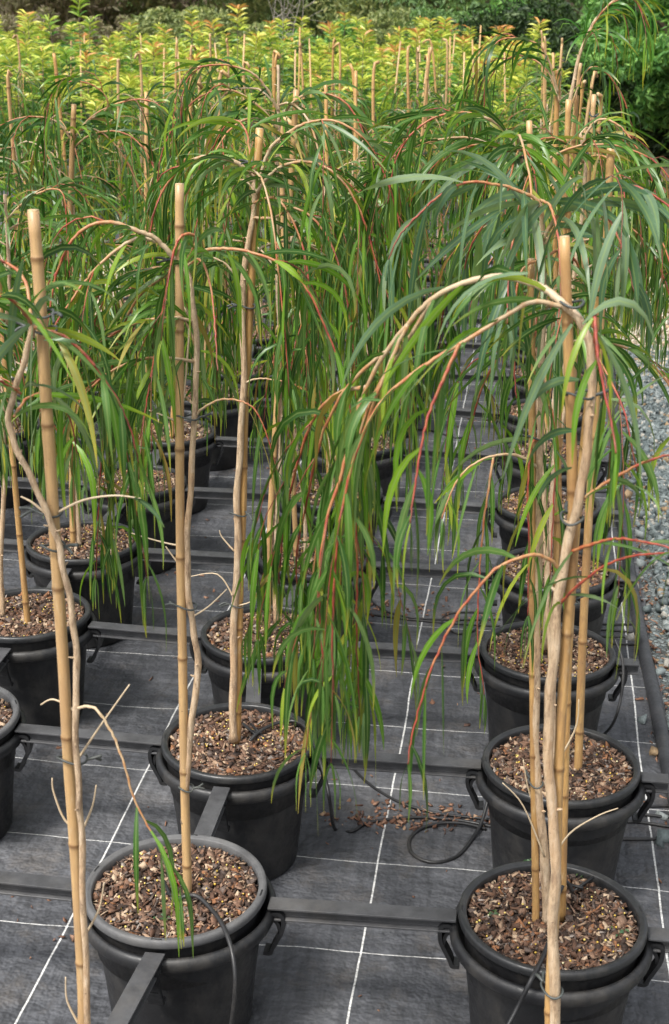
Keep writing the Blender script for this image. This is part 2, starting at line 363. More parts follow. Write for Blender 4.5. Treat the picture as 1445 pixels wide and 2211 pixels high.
# ---------------------------------------------------------------- ground
def sheet(name, x0, x1, y0, y1, z, mt, nx=1, ny=1, amp=0, seed=0):
    g = random.Random(seed); mb = MB()
    for j in range(ny + 1):
        for i in range(nx + 1):
            zz = z + (g.uniform(0, amp) if 0 < i < nx else 0)
            xx = x0 + (x1 - x0) * i / nx + (g.uniform(-.012, .012) if nx > 1 and i in (0, nx) else 0)
            mb.v.append(V(xx, y0 + (y1 - y0) * j / ny, zz)); mb.t.append(0)
    for j in range(ny):
        for i in range(nx): a = j * (nx + 1) + i; mb.f.append((a, a + 1, a + nx + 2, a + nx + 1))
    return struct(mb.build(name, mt))
sheet('ground', -300, 300, -100, 900, -.03, M['earth'])
sheet('gravel_strip', .3, 2.9, 0, 10.2, -.016, M['gravel'])
sheet('gravel_yard', .3, 2.9, 10.2, 17.5, -.016, M['tan'])
sheet('gravel_path', -4.05, -2.9, 0, 14.6, -.016, M['tan'])
sheet('weed_mat', -3.02, .585, .6, 14.4, 0, M['mat'], 30, 110, .004, 3)
sheet('far_weed_mat', -9.5, -3.98, 3, 14.6, 0, M['mat'], 1, 1)
sheet('shrub_bed_mat', -16, .5, 14.65, 27, -.004, M['mat'], 1, 1)
g = np.random.default_rng(5)
def stones(name, n, x0, x1, y0, y1, lo, hi, mt, seed, lay=1.0):
    g = np.random.default_rng(seed); sz = g.uniform(lo, hi, (n, 1)) * g.uniform(.6, 1.2, (n, 3))
    c = np.stack([g.uniform(x0, x1, n), y0 + (y1 - y0) * g.random(n) ** lay, g.uniform(-.012, .012, n)], 1)
    o = link(name, lumps(name, c, sz, mt, seed + 1)); o['kind'] = 'stuff'; return o
stones('gravel_stones', 30000, .66, 1.75, 3.6, 10.4, .011, .028, M['stone'], 11)
stones('cream_gravel_stones', 7000, .66, 2.3, 9.5, 16, .012, .03, M['tanstone'], 13)
stones('path_gravel_stones', 6000, -3.95, -3.05, 6.5, 14, .016, .036, M['tanstone'], 15)
# bark litter and stray stones lying on the mat
def pile(g, n, cx, cy, sx, sy): return np.stack([g.normal(cx, sx, n), g.normal(cy, sy, n), g.uniform(.002, .010, n)], 1)
pl = [pile(g, 110, *G(960, 1762)[:2], .17, .03), pile(g, 90, *G(830, 1780)[:2], .12, .02), pile(g, 110, *G(890, 1325)[:2], .2, .05), pile(g, 60, *G(1040, 905)[:2], .1, .08),
      np.stack([g.uniform(-2.9, .56, 380), g.uniform(2.3, 13, 380), np.full(380, .004)], 1)]
for i in range(34):
    cx, cy = g.uniform(-2.8, .5), g.uniform(2.4, 9); pl.append(pile(g, 6, cx, cy, .07, .04))
e = np.stack([g.normal(.585, .035, 900), g.uniform(3.2, 13, 900), g.uniform(-.01, .006, 900)], 1); pl.append(e)
cen = np.concatenate(pl); sz = g.uniform(.004, .017, (len(cen), 1)) * np.array([[1.4, .75, .25]]) * g.uniform(.7, 1.3, (len(cen), 3))
o = link('bark_litter', lumps('bark_litter', cen, sz, M['litter'], 3, .35)); o['kind'] = 'stuff'
c2 = np.stack([g.uniform(.5, .66, 60), g.uniform(3.2, 9, 60), np.full(60, .004)], 1)
o = link('edge_stones', lumps('edge_stones', c2, g.uniform(.018, .04, (60, 3)), M['stone'], 4)); o['kind'] = 'stuff'

# ---------------------------------------------------------------- pots, sockets, rails
ORD = ['front', 'second', 'third', 'fourth', 'fifth', 'sixth', 'seventh', 'eighth', 'ninth', 'tenth', 'eleventh', 'twelfth', 'thirteenth', 'fourteenth', 'fifteenth']
CN = {'R': 'gravel-side column', 'M': 'middle column', 'L': 'left column', 'K': 'far-left column', 'Q': "cream path's far-side column", 'P': 'outermost left column'}
CX = {'R': .165, 'M': -.775, 'L': -1.69, 'K': -2.6, 'Q': -4.5, 'P': -5.4}
def place(c, r):
    if c + str(r) in FIX: p = FIX[c + str(r)]; return V(p[0], p[1], 0)
    q = random.Random(c + str(r)); return V(CX[c] + q.uniform(-.025, .025), 2.88 + .735 * r + q.uniform(-.02, .02), 0)
def fx(px, py): p = G(px, py, .4); return (p.x, p.y)
FIX = {'R0': fx(1192, 1975), 'R1': fx(1212, 1645), 'R2': fx(1182, 1401), 'R3': fx(1200, 1225), 'R4': fx(1186, 1085), 'R5': fx(1190, 975), 'R6': fx(1178, 885),
       'M0': fx(385, 1911), 'M1': fx(514, 1594), 'M2': fx(577, 1363), 'M3': fx(676, 1195), 'L3': fx(180, 1166), 'L2': fx(58, 1323), 'L1': fx(-120, 1541), 'L7': fx(514, 792),
       'R-1': (.17, 2.14), 'M-1': (-.79, 2.14)}
def where(c, r):
    if r < 0: return 'below the front one in the ' + CN[c]
    return ('foremost in the ' if r == 0 else ORD[r] + ' from the front in the ') + CN[c]

def soilmesh(seed):
    q = random.Random(seed); mb = MB(); n = 40; rings = 9
    mb.v.append(V(0, 0, .378)); mb.t.append(0)
    for i in range(1, rings + 1):
        r = .2035 * i / rings
        for j in range(n):
            a = 6.2832 * j / n; mb.v.append(V(r * math.cos(a), r * math.sin(a), .372 + .006 * math.sin(3 * a + seed) * (r / .2) + q.uniform(-.003, .003) - .008 * (i == rings))); mb.t.append(0)
    for j in range(n): mb.f.append((0, 1 + j, 1 + (j + 1) % n))
    for i in range(rings - 1):
        for j in range(n): a = 1 + i * n + j; b = 1 + i * n + (j + 1) % n; mb.f.append((a, a + n, b + n, b))
    return mb.mesh('soil', M['soil'])
def chipmesh(seed, n, lo, hi):
    g = np.random.default_rng(seed); r = .198 * np.sqrt(g.random(n)); a = g.random(n) * 6.2832
    keep = (r > .02); 
    ba = g.random() * 6.28; bare = np.hypot(r * np.cos(a) - .05 * math.cos(ba), r * np.sin(a) - .05 * math.sin(ba))
    keep &= (bare > .05) | (g.random(n) < .35); r, a = r[keep], a[keep]; n = len(r)
    c = np.stack([r * np.cos(a), r * np.sin(a), .377 + g.uniform(-.003, .009, n)], 1)
    s = g.uniform(lo, hi, (n, 1)) * np.array([[1.3, .8, .22]]) * g.uniform(.6, 1.4, (n, 3))
    return lumps('bark_mulch', c, s, M['bark'], seed, .3, .5)
def prillmesh(seed, n=70):
    q = random.Random(seed); mb = MB()
    for _ in range(n):
        r = .19 * math.sqrt(q.random()); a = q.random() * 6.28; c = V(r * math.cos(a), r * math.sin(a), .386 + q.uniform(0, .004)); rr = q.uniform(.0022, .003)
        mb.lathe([(0.0001, -rr), (rr * .8, -rr * .6), (rr, 0), (rr * .8, rr * .6), (.0001, rr)], c, 7)
    return mb.mesh('fertiliser', M['prill'])
RIM = [(.2035, .33), (.2045, .385), (.2055, .396), (.2085, .401), (.2105, .4), (.2125, .4025), (.2205, .4025), (.2245, .399), (.2255, .393), (.2255, .384), (.2225, .379), (.2145, .377)]
WALL = [(.2145, .3772), (.212, .37), (.2085, .33), (.203, .25), (.0, .25)]
mb = MB(); mb.lathe(RIM, n=72); rim_me = mb.mesh('rim', M['rim'])
mb = MB(); mb.lathe(RIM, n=72); rim_dusty = mb.mesh('rim', M['rim_dusty'])
mb = MB(); mb.lathe(WALL, n=64); wall_me = mb.mesh('pot_wall', M['wall'])
mb = MB()
for a in (-.06, math.pi - .06, math.pi * .5, -math.pi * .5 + .5):
    q = [V(.2165 * math.cos(a + d), .2165 * math.sin(a + d), .4022) for d in (-.06, -.03, 0, .03, .06)]
    mb.strip(q, .0045, .0016, V(math.cos(a), math.sin(a), 0))
    if a < 0: slot_me = mb.mesh('rim_slot', M['wall'])
    mb = MB()
mb = MB(); mb.lathe([(.0, .004), (.172, .004), (.176, .012), (.19, .16), (.2085, .312)], n=64); sbody_me = mb.mesh('socket_body', M['socket'])
mb = MB(); mb.lathe([(.2085, .3125), (.214, .316), (.231, .318), (.2385, .323), (.2425, .332), (.2425, .345), (.239, .353), (.233, .3575), (.226, .358), (.2215, .35), (.214, .33), (.2, .31)], n=72); ring_me = mb.mesh('ring', M['socket'])
mb = MB()
hook = spline([V(.236, 0, .35), V(.255, 0, .352), V(.265, 0, .338), V(.263, 0, .305), V(.25, 0, .275), V(.238, 0, .25), V(.232, 0, .235), V(.215, 0, .235)], 4)
mb.strip(hook, .036, .010, V(0, 1, 0)); mb.strip(spline([V(.24, 0, .333), V(.252, 0, .318), V(.258, 0, .285)], 3), .026, .009, V(0, 1, 0)); lug_me = mb.mesh('lug', M['socket'], False)
soils = [soilmesh(i) for i in range(3)]; near_chips = [chipmesh(20 + i, 3000, .005, .0165) for i in range(3)]; far_chips = [chipmesh(40 + i, 900, .011, .02) for i in range(2)]
prills = [prillmesh(60 + i) for i in range(3)]
PLANTED = []
for c, rows in (('R', range(-1, 14)), ('M', range(-1, 14)), ('L', range(1, 14)), ('K', range(4, 14)), ('Q', range(6, 14)), ('P', range(9, 14))):
    for r in rows:
        p = place(c, r); q = random.Random(c + str(r) + 'x')
        pot = empty('plant_pot', p); pot.rotation_euler = (q.uniform(-.015, .015), q.uniform(-.015, .015), q.uniform(-.5, .5))
        dusty = (c + str(r)) in ('M0', 'L1')
        link('rim', rim_dusty if dusty else rim_me, pot); link('pot_wall', wall_me, pot)
        if r < 4:
            for a in (0, 1.5, math.pi, 4.5): link('rim_slot', slot_me, pot).rotation_euler.z = a
        link('soil', soils[q.randrange(3)], pot); k = link('bark_mulch', (near_chips if r < 5 else far_chips)[q.randrange(2)], pot); k['kind'] = 'stuff'; k.rotation_euler.z = q.random() * 6
        if r < 6: k = link('fertiliser', prills[q.randrange(3)], pot); k['kind'] = 'stuff'; k.rotation_euler.z = q.random() * 6
        tag(pot, ('grey-rimmed' if dusty else 'black round') + ' pot of bark mulch, ' + where(c, r), 'plant pot', 'plant pots set out in columns')
        so = empty('pot_socket', p); link('socket_body', sbody_me, so); link('ring', ring_me, so)
        for a in ((0, 2) if c == 'R' else (0, 1, 2, 3)):
            lg = link('lug', lug_me, so); lg.rotation_euler.z = a * math.pi / 2
        tag(so, 'thick-ringed black outer pot, ' + where(c, r), 'pot holder', 'outer pots that hold the plant pots')
        PLANTED.append((c, r, p))
I = [(-.024, 0), (.024, 0), (.024, -.006), (.005, -.009), (.004, -.032), (.018, -.036), (.018, -.041), (-.018, -.041), (-.018, -.036), (-.004, -.032), (-.005, -.009), (-.024, -.006)]
def rail(a, b, right, label, group):
    mb = MB(); mb.extr(I, a, b, right, V(0, 0, 1)); k = mb.build('support_rail', M['rail'], None, False)
    bv = k.modifiers.new('b', 'BEVEL'); bv.width = .0012; bv.segments = 2; bv.limit_method = 'ANGLE'; tag(k, label, 'rail', group)
P = {(c, r): p for c, r, p in PLANTED}
zr = .374
nxt = {'R': 'M', 'M': 'L', 'L': 'K', 'Q': 'P'}
for (c, r), p in P.items():
    if c in nxt:
        p2 = P.get((nxt[c], r)) or (place(nxt[c], r) if c != 'Q' else None)
        if p2 is not None:
            rail(V(p2.x + .2275, p2.y, zr), V(p.x - .2275, p.y, zr), V(0, 1, 0), 'black rail left of the pot ' + where(c, r), 'rails between the pots')
    if c == 'R': rail(V(p.x + .2275, p.y, zr), V(p.x + .305, p.y, zr), V(0, 1, 0), 'rail stub right of the pot ' + where(c, r), 'rail stubs beside the gravel')
    if c in 'MLK' and (c, r - 1) in P:
        p2 = P[(c, r - 1)]; rail(V(p2.x, p2.y + .2275, zr - .001), V(p.x, p.y - .2275, zr - .001), V(1, 0, 0), 'black rail in front of the pot ' + where(c, r), 'rails along the columns')

# ---------------------------------------------------------------- stakes, ties
def stake(pts, r, seed, label, ties=(), group='bamboo stakes'):
    q = random.Random(seed); path = spline(pts, 14) if len(pts) > 2 else [Vector(pts[0]).lerp(Vector(pts[1]), i / 60) for i in range(61)]
    L = [0]
    for a, b in zip(path, path[1:]): L.append(L[-1] + (b - a).length)
    nodes = []; s_ = q.uniform(.05, .2)
    while s_ < L[-1]: nodes.append(s_); s_ += q.uniform(.2, .31)
    # resample with extra rings at the nodes
    ss = sorted(set([round(i * L[-1] / 50, 4) for i in range(51)] + [round(k + d, 4) for k in nodes for d in (-.011, -.006, -.002, .001, .004, .009)]))
    ss = [x for x in ss if 0 <= x < L[-1] - .001] + [L[-1]]; P_ = []; RR = []; T = []
    j = 0
    for x in ss:
        while j < len(L) - 2 and L[j + 1] < x: j += 1
        f = (x - L[j]) / max(1e-9, L[j + 1] - L[j]); P_.append(path[j].lerp(path[j + 1], f))
        dn = min([abs(x - k) for k in nodes] or [1]); rr = r * (1.06 - .18 * x / L[-1])
        if dn < .003: rr *= 1.13; t = 1
        elif dn < .008: rr *= 1.05; t = .35
        else: t = 0
        RR.append(rr); T.append(t)
    mb = MB(); mb.tube(P_, RR, 12, T, True); root = empty('bamboo_stake', P_[0]); o = mb.build('cane', M['bamboo'], root); o.location = -P_[0]
    # hollow sawn top
    d = (P_[-1] - P_[-2]).normalized(); mb = MB(); mb.tube([P_[-1] - d * .001, P_[-1] + d * .0015], [RR[-1] * .93] * 2, 12); o = mb.build('sawn_end', M['cut'], root); o.location = -P_[0]
    for (tp, sp, tr, sr) in ties:
        mb = MB(); tie(mb, tp, sp, tr, sr, q); o = mb.build('tie', M['tie'], root); o.location = -P_[0]
    tag(root, label, 'bamboo stake', group); return root, path
def tie(mb, a, b, ra, rb, q):
    a = Vector(a); b = Vector(b); d = b - a; d.z = 0
    if d.length < .004: d = V(1, 0, 0)
    d.normalize(); n_ = V(-d.y, d.x, 0); c = (a + b) / 2; c.z = (a.z + b.z) / 2
    la = ((b - a).length) / 2 + max(ra, rb) + .003; lb = max(ra, rb) + .003
    loop = [c + d * (la * math.cos(t)) + n_ * (lb * math.sin(t)) + V(0, 0, .004 * math.sin(t * 2)) for t in [i * 6.2832 / 20 for i in range(21)]]
    mb.tube(loop, .0022, 6)
    side = 1 if q.random() < .6 else -1
    e = c + d * (la * side)
    mb.tube(spline([e, e + d * side * .012 + V(0, 0, .004), e + d * side * .026 - n_ * .006 + V(0, 0, q.uniform(-.004, .012))], 4), [.003] * 9, 6)
    mb.tube(spline([e, e + d * side * .010 - n_ * .008, e + d * side * .02 - n_ * .018 + V(0, 0, q.uniform(-.012, .004))], 4), [.0026] * 9, 6)

# ---------------------------------------------------------------- weeping trees
def arch(p, az, e0, L, lam, q, zmin=.42, step=.035):
    pts = [p.copy()]; s_ = 0; cur = p.copy(); e1 = R(-86); wob = q.uniform(0, 6)
    while s_ < L:
        e = e1 + (e0 - e1) * math.exp(-(s_ / lam) ** 1.15)
        az += q.gauss(0, .07); e += .1 * math.sin(s_ * 11 + wob) + q.gauss(0, .045)
        cur = cur + V(math.cos(az) * math.cos(e), math.sin(az) * math.cos(e), math.sin(e)) * step
        if cur.z < zmin: break
        pts.append(cur.copy()); s_ += step
    return pts
def put_leaves(mb, pts, q, f0=.01, step=.03, Lr=(.13, .22), wr=(.010, .015), fold=True, seg=6, fan=.62, bend=1.0):
    tot = 0; cum = [0]
    for a, b in zip(pts, pts[1:]): tot += (b - a).length; cum.append(tot)
    s_ = tot * f0; side = 1; j = 0
    while s_ < tot:
        while j < len(cum) - 2 and cum[j + 1] < s_: j += 1
        p = pts[j].lerp(pts[j + 1], (s_ - cum[j]) / max(1e-6, cum[j + 1] - cum[j])); t = (pts[j + 1] - pts[j]).normalized()
        x = t.cross(V(0, 0, 1)); x = x.normalized() if x.length > .05 else V(q.gauss(0, 1), q.gauss(0, 1), 0).normalized()
        d = t * q.uniform(.25, .8) + x * side * q.uniform(.1, fan) + V(q.gauss(0, .13), q.gauss(0, .13), q.uniform(-.6, .1) if q.random() < .9 else q.uniform(.1, .8))
        u = s_ / tot; bb = bend
        if t.z > -.6 and q.random() < .85: d = t * q.uniform(.3, 1) + x * side * q.uniform(.3, 1.0) + V(q.gauss(0, .2), q.gauss(0, .2), q.uniform(-.45, .4)); bb = bend * .5
        LL = q.uniform(*Lr) * (1 - .35 * max(0, u - .7) / .3)
        mb.leaf(p, d, LL, q.uniform(*wr) * (1 - .3 * max(0, u - .7) / .3), q, seg, bb * q.uniform(.6, 1.05), fold)
        side = -side; s_ += step * q.uniform(.6, 1.4) * (.68 if t.z > -.35 else 1.05)
    for k in range(3):
        mb.leaf(pts[-1], (pts[-1] - pts[-2]).normalized() + V(q.gauss(0, .3), q.gauss(0, .3), 0), q.uniform(.07, .12), wr[0] * .6, q, seg, 1, fold)
def grow(pts, r0, q, lf, root, t0=0.0, t1=1.0, twigs=True, lkw={}, twn=.11, twL=(.18, .5), zmin=.42, base=None, tw0=.25):
    """one main branch with its twigs; leaves go into lf"""
    r0 *= .84; k = len(pts); rad = [r0 * (1 - .82 * i / (k - 1)) + .0007 for i in range(k)]; T = [t0 + (t1 - t0) * i / (k - 1) for i in range(k)]
    nj = q.randrange(3)
    rr_ = [r * (1.12 if i % 3 == nj and i else 1) * q.uniform(.97, 1.03) for i, r in enumerate(rad)]; pj = [p + V(q.gauss(0, .0006), q.gauss(0, .0006), q.gauss(0, .0005)) for p in pts]; pts = [pts[0]] + pj[1:]
    T = [min(1, t + (.16 if i % 3 == nj and t > .2 else 0)) for i, t in enumerate(T)]
    mb = MB(); mb.tube(pts, rr_, 8, T)
    put_leaves(lf, pts, q, **lkw)
    if twigs:
        tot = sum((b - a).length for a, b in zip(pts, pts[1:])); s_ = 0; nxt_ = tot * tw0 + q.random() * twn
        for i in range(1, k):
            s_ += (pts[i] - pts[i - 1]).length
            if s_ > nxt_ and i < k - 2:
                nxt_ = s_ + twn * q.uniform(.6, 1.5); d = pts[i] - pts[i - 1]; az = math.atan2(d.y, d.x) + q.choice((-1, 1)) * q.uniform(.3, 1.1)
                el = math.asin(max(-1, min(1, d.normalized().z))) + q.uniform(0, .4)
                tp = arch(pts[i], az, el, q.uniform(*twL), q.uniform(.06, .14), q, zmin)
                if len(tp) > 3:
                    mb.tube(tp, [max(.0009, rad[i] * .55 * (1 - .7 * a / len(tp))) for a in range(len(tp))], 5, [min(1, T[i] + .25 + .5 * a / len(tp)) for a in range(len(tp))])
                    put_leaves(lf, tp, q, **dict(lkw, f0=.1))
    o = mb.build('branch', M['branch'], root)
    if base is not None: o.location = -base
    return o
def trunk_mesh(pts, r0, r1, q, knots=True):
    pts = spline(pts, 6); k = len(pts); rad = [r0 + (r1 - r0) * (i / (k - 1)) for i in range(k)]
    ph = q.random() * 6; rad = [r * (1 + .05 * math.sin(i * 1.3 + ph) + q.uniform(-.025, .025)) for i, r in enumerate(rad)]; rad[0] *= 1.25
    pts = [p + V(.0012 * math.sin(i * .9 + ph), .001 * math.cos(i * .7), 0) for i, p in enumerate(pts)]
    mb = MB(); mb.tube(pts, rad, 12, 0)
    if knots:
        for _ in range(9):
            i = q.randrange(3, k - 3); a = q.random() * 6.28; d = V(math.cos(a), math.sin(a), .4); mb.tube([pts[i], pts[i] + d * (rad[i] + .004), pts[i] + d * (rad[i] + .009)], [rad[i] * .4, rad[i] * .3, .001], 6)
    return mb, pts
def weeper(base, trunk, r0, r1, seed, label, branches, nrand=0, zr_=(1.2, 1.95), lam=(.1, .36), Lr=(.6, 1.25), lkw={}, bare=(), azr=None, group='weeping trees in pots', leafm='leaf', zmin=.42, kw={}, rr=(.0022, .0038)):
    q = random.Random(seed); root = empty('weeping_tree', base)
    mb, tp = trunk_mesh(trunk, r0, r1, q); o = mb.build('trunk', M['trunk'], root); o.location = -base
    lf = MB(); lk = dict(step=.03); lk.update(lkw)
    for br in branches:
        pts = spline(br['p'], 7); l2 = dict(lk); l2.update(br.get('lk', {}))
        kk = dict(kw, zmin=zmin); kk.update(br.get('kw', {}))
        grow(pts, br.get('r', .005), q, br.get('lf', lf), root, br.get('t0', 0), br.get('t1', 1), br.get('tw', True), l2, base=base, **kk)
    for i in range(nrand):
        z = q.uniform(*zr_); j = min(range(len(tp)), key=lambda a: abs(tp[a].z - z)); az = q.uniform(*azr) if azr else (i * 2.4 + q.uniform(-.4, .4))
        rel = (z - zr_[0]) / (zr_[1] - zr_[0])
        pts = arch(tp[j], az, R(q.uniform(5, 72)), q.uniform(*Lr), q.uniform(*lam), q, zmin)
        if len(pts) > 5: grow(pts, q.uniform(*rr), q, lf, root, q.uniform(.05, .35), 1, True, lk, base=base, **dict(kw, zmin=zmin))
    for b_ in bare:
        pts = spline(b_, 5); mb = MB(); mb.tube(pts, [.0022 * (1 - .7 * i / len(pts)) + .0005 for i in range(len(pts))], 6, 0); o = mb.build('bare_twig', M['branch'], root); o.location = -base
    o = lf.build('foliage', M[leafm], root); o.location = -base
    tag(root, label, 'tree', group); return root, tp
def px(Y, *pts):
    """pixel polyline to world; Y may be a number or (start, end)"""
    out = []; k = len(pts)
    for i, p in enumerate(pts):
        y = Y if not isinstance(Y, tuple) else Y[0] + (Y[1] - Y[0]) * i / (k - 1)
        out.append(W(p[0], p[1], y))
    return out
def at(pts, z): return min(pts, key=lambda p: abs(p.z - z))
def ptie(path, tp, z, r=.009): a = at(tp, z); b = at(path, z); return (a, b, r, r)
def D(z): return V(0, 0, z)
BIG = dict(Lr=(.18, .29), wr=(.018, .025), seg=8, step=.034)
MID = dict(Lr=(.14, .24), wr=(.011, .017), seg=7, step=.029)
def B(Y, *p, **k): return dict(p=px(Y, *p), **k)
blue = MB(); fresh = MB()
def extra(mb, root, name, mt):
    o = mb.build(name, M[mt], root); o.location = -root.location; return o

# --- tree whose pot is just below the picture, right: the thick pale trunk that arches over to the left
b0 = place('R', -1); Y = 2.14
rt_, tp = weeper(b0 + D(.375), [b0 + D(.375)] + px(Y, (1203, 2300), (1200, 2211), (1194, 2000), (1200, 1850), (1188, 1700), (1184, 1560), (1196, 1420), (1207, 1280), (1232, 1150), (1254, 1060), (1270, 940), (1278, 820), (1272, 740), (1250, 690), (1216, 655)),
    .0108, .006, 1, 'nearest weeping tree, thick pale trunk bent over its stake into a long hanging arch', [
    B((2.14, 2.3), (1218, 658), (1185, 630), (1150, 612), (1080, 597), (1000, 612), (930, 648), (880, 700), (830, 765), (790, 840), (750, 930), (715, 1030), (690, 1140), (672, 1290), (668, 1440), r=.0062, t0=0, t1=.6, kw=dict(tw0=.45)),
    B((2.2, 2.32), (935, 646), (880, 735), (810, 850), (765, 980), (742, 1120), (735, 1260), (735, 1400), (742, 1470), r=.0032, t0=.25),
    B((2.2, 2.2), (880, 700), (835, 800), (795, 910), (768, 1060), (772, 1220), (770, 1360), (775, 1500), r=.003, t0=.3),
    B((2.24, 2.4), (832, 760), (755, 830), (700, 930), (668, 1060), (640, 1210), (652, 1340), r=.003, t0=.35),
    B((2.26, 2.45), (792, 835), (730, 850), (680, 900), (640, 1010), (612, 1150), (602, 1260), r=.0036, t0=.35),
    B((2.2, 2.1), (780, 860), (745, 1000), (700, 1150), (690, 1300), (700, 1440), r=.0032, t0=.4),
    B((2.26, 2.45), (760, 910), (790, 1000), (800, 1120), (790, 1240), r=.003, t0=.45),
    B((2.14, 2.05), (1216, 662), (1150, 652), (1080, 690), (990, 745), (900, 800), (820, 872), (768, 980), (735, 1120), (722, 1260), (718, 1400), (722, 1500), r=.0038, t0=.25, kw=dict(tw0=.55)),
    B((2.1, 2.0), (992, 742), (962, 810), (930, 885), (908, 970), (895, 1060), (885, 1130), r=.0026, t0=.6, tw=False, lk=dict(step=.026, f0=.15)),
    B((2.14, 2.0), (1212, 1232), (1180, 1205), (1138, 1200), (1070, 1230), (1000, 1310), (950, 1400), (920, 1480), (892, 1580), (880, 1650), r=.003, t0=.35, tw=False, lk=dict(step=.036, f0=.2)),
    B((2.14, 2.0), (1235, 1190), (1280, 1175), (1330, 1163), (1390, 1170), (1460, 1190), (1560, 1250), r=.0026, t0=.6, tw=False, lk=dict(step=.07, wr=(.007, .011))),
    B((2.14, 1.95), (1210, 1305), (1250, 1262), (1320, 1215), (1400, 1196), (1480, 1200), (1560, 1250), r=.0022, t0=.75, tw=False, lk=dict(step=.07, wr=(.006, .01))),
    B((2.14, 2.1), (1262, 1075), (1320, 1035), (1400, 995), (1470, 980), (1560, 1000), r=.0028, t0=.45, tw=False, lk=dict(step=.08)),
    B((2.14, 2.0), (1290, 760), (1284, 700), (1285, 680), (1288, 740), (1302, 830), (1322, 920), (1330, 980), r=.0035, t0=.7, tw=False, lk=dict(step=.03, f0=.3, Lr=(.14, .24), wr=(.011, .016))),
    ], lkw=dict(MID, step=.036), leafm='leaf', kw=dict(twn=.11, twL=(.15, .36)), zmin=1.25)
o = MB()
q = random.Random(5)
for (a, d, L_) in (((1235, 700), (-.5, -.2, -.6), .26), ((1258, 700), (.5, -.3, .9), .2), ((1290, 720), (.5, -.2, -.6), .25), ((1140, 590), (-1, 0, .1), .2), ((960, 620), (-1, 0, -.1), .24), ((1000, 745), (-1, 0, -.5), .24), ((1240, 930), (-1, -.3, .3), .1), ((1235, 1010), (-1, -.3, -.1), .085), ((1250, 820), (-1, -.2, .25), .12)):
    o.leaf(W(a[0], a[1], 2.1), V(*d), L_, q.uniform(.012, .017), q, 8, .6)
extra(o, rt_, 'lone_leaves', 'leafblue')
stake([b0 + D(.36) + V(-.012, -.02, 0)] + px(Y + .016, (1187, 2211), (1199, 1950), (1205, 1700), (1218, 1450), (1236, 1200), (1236, 1000), (1229, 800), (1219, 512)), .0092, 1,
      'tall clean bamboo stake of the nearest tree, sawn top just above the pale arch', [(W(1197, 2137, Y), W(1186, 2135, Y + .01), .013, .011), (W(1238, 1118, Y), W(1232, 1120, Y + .014), .014, .012), (W(1240, 655, Y), W(1222, 652, Y + .01), .01, .012), (W(1262, 850, Y), W(1240, 853, Y), .01, .012)])

# --- front pot, right column: big blue-green leaves, two stakes
p0 = P[('R', 0)]; Y = p0.y
sl = p0 + D(.38)
r0_, tp = weeper(sl, px(Y, (1182, 1992), (1178, 1880), (1168, 1770), (1157, 1640), (1158, 1450), (1163, 1200), (1166, 950), (1172, 720), (1172, 540), (1166, 432)), .0125, .005, 2,
    'weeping tree with broad blue-green leaves and grey flaky trunk in the front right pot', [
    B((Y, Y - .1), (1172, 520), (1165, 440), (1120, 412), (1070, 398), (1010, 394), (955, 418), (900, 468), (862, 510), (840, 560), r=.004, t0=.3, lf=blue, lk=BIG, tw=False),
    B((Y, Y - .12), (1172, 520), (1200, 470), (1240, 435), (1290, 407), (1350, 398), (1410, 422), (1470, 470), (1505, 540), r=.0042, t0=.25, lf=blue, lk=BIG, kw=dict(twn=.2)),
    B((Y, Y - .2), (1172, 540), (1225, 455), (1290, 445), (1325, 492), (1352, 560), (1370, 630), r=.0034, t0=.35, lf=blue, lk=BIG, tw=False),
    B((Y, Y - .18), (1166, 432), (1130, 460), (1108, 520), (1098, 610), (1095, 700), r=.003, t0=.3, lf=blue, lk=BIG, tw=False),
    B((Y, Y - .22), (1168, 432), (1190, 450), (1206, 520), (1210, 620), (1205, 700), r=.003, t0=.4, lf=blue, lk=BIG, tw=False),
    B((Y, Y + .1), (1166, 440), (1110, 440), (1050, 480), (1012, 545), (1000, 610), r=.003, t0=.4, lf=blue, lk=BIG, tw=False),
    B((Y, Y + .15), (1172, 560), (1220, 540), (1260, 600), (1275, 700), (1275, 800), r=.003, t0=.5, lk=MID, tw=False),
    B((Y, Y - .1), (1172, 560), (1130, 580), (1110, 660), (1110, 780), (1115, 860), r=.003, t0=.5, lk=MID, tw=False),
    B((Y, Y - .1), (1163, 1010), (1120, 984), (1066, 984), (1010, 1012), (975, 1062), (955, 1120), r=.0034, t0=.1, t1=.6, lk=dict(BIG, step=.022, f0=.45, wr=(.013, .017), Lr=(.16, .24)), tw=False),
    B((Y, Y - .12), (1066, 984), (1056, 1050), (1045, 1130), (1034, 1260), (1032, 1380), (1046, 1500), r=.0024, t0=.4, lk=dict(MID, step=.04), tw=False),
    B((Y, Y - .1), (1168, 900), (1190, 880), (1200, 960), (1195, 1100), (1188, 1250), r=.003, t0=.6, lk=MID, tw=False),
    B((Y, Y - .08), (1164, 950), (1148, 960), (1140, 1050), (1142, 1200), (1140, 1330), r=.003, t0=.6, lk=MID, tw=False),
    ], nrand=3, zr_=(1.6, 2.05), lkw=MID, zmin=1.4, Lr=(.4, .7), bare=[px(Y - .01, (1176, 1850), (1130, 1740), (1085, 1690)), px(Y - .03, (1190, 1860), (1230, 1800), (1290, 1762), (1335, 1745)), px(Y, (1170, 1700), (1240, 1580), (1250, 1510)), px(Y, (1160, 1760), (1140, 1700), (1130, 1640))])
extra(blue, r0_, 'broad_foliage', 'leafblue')
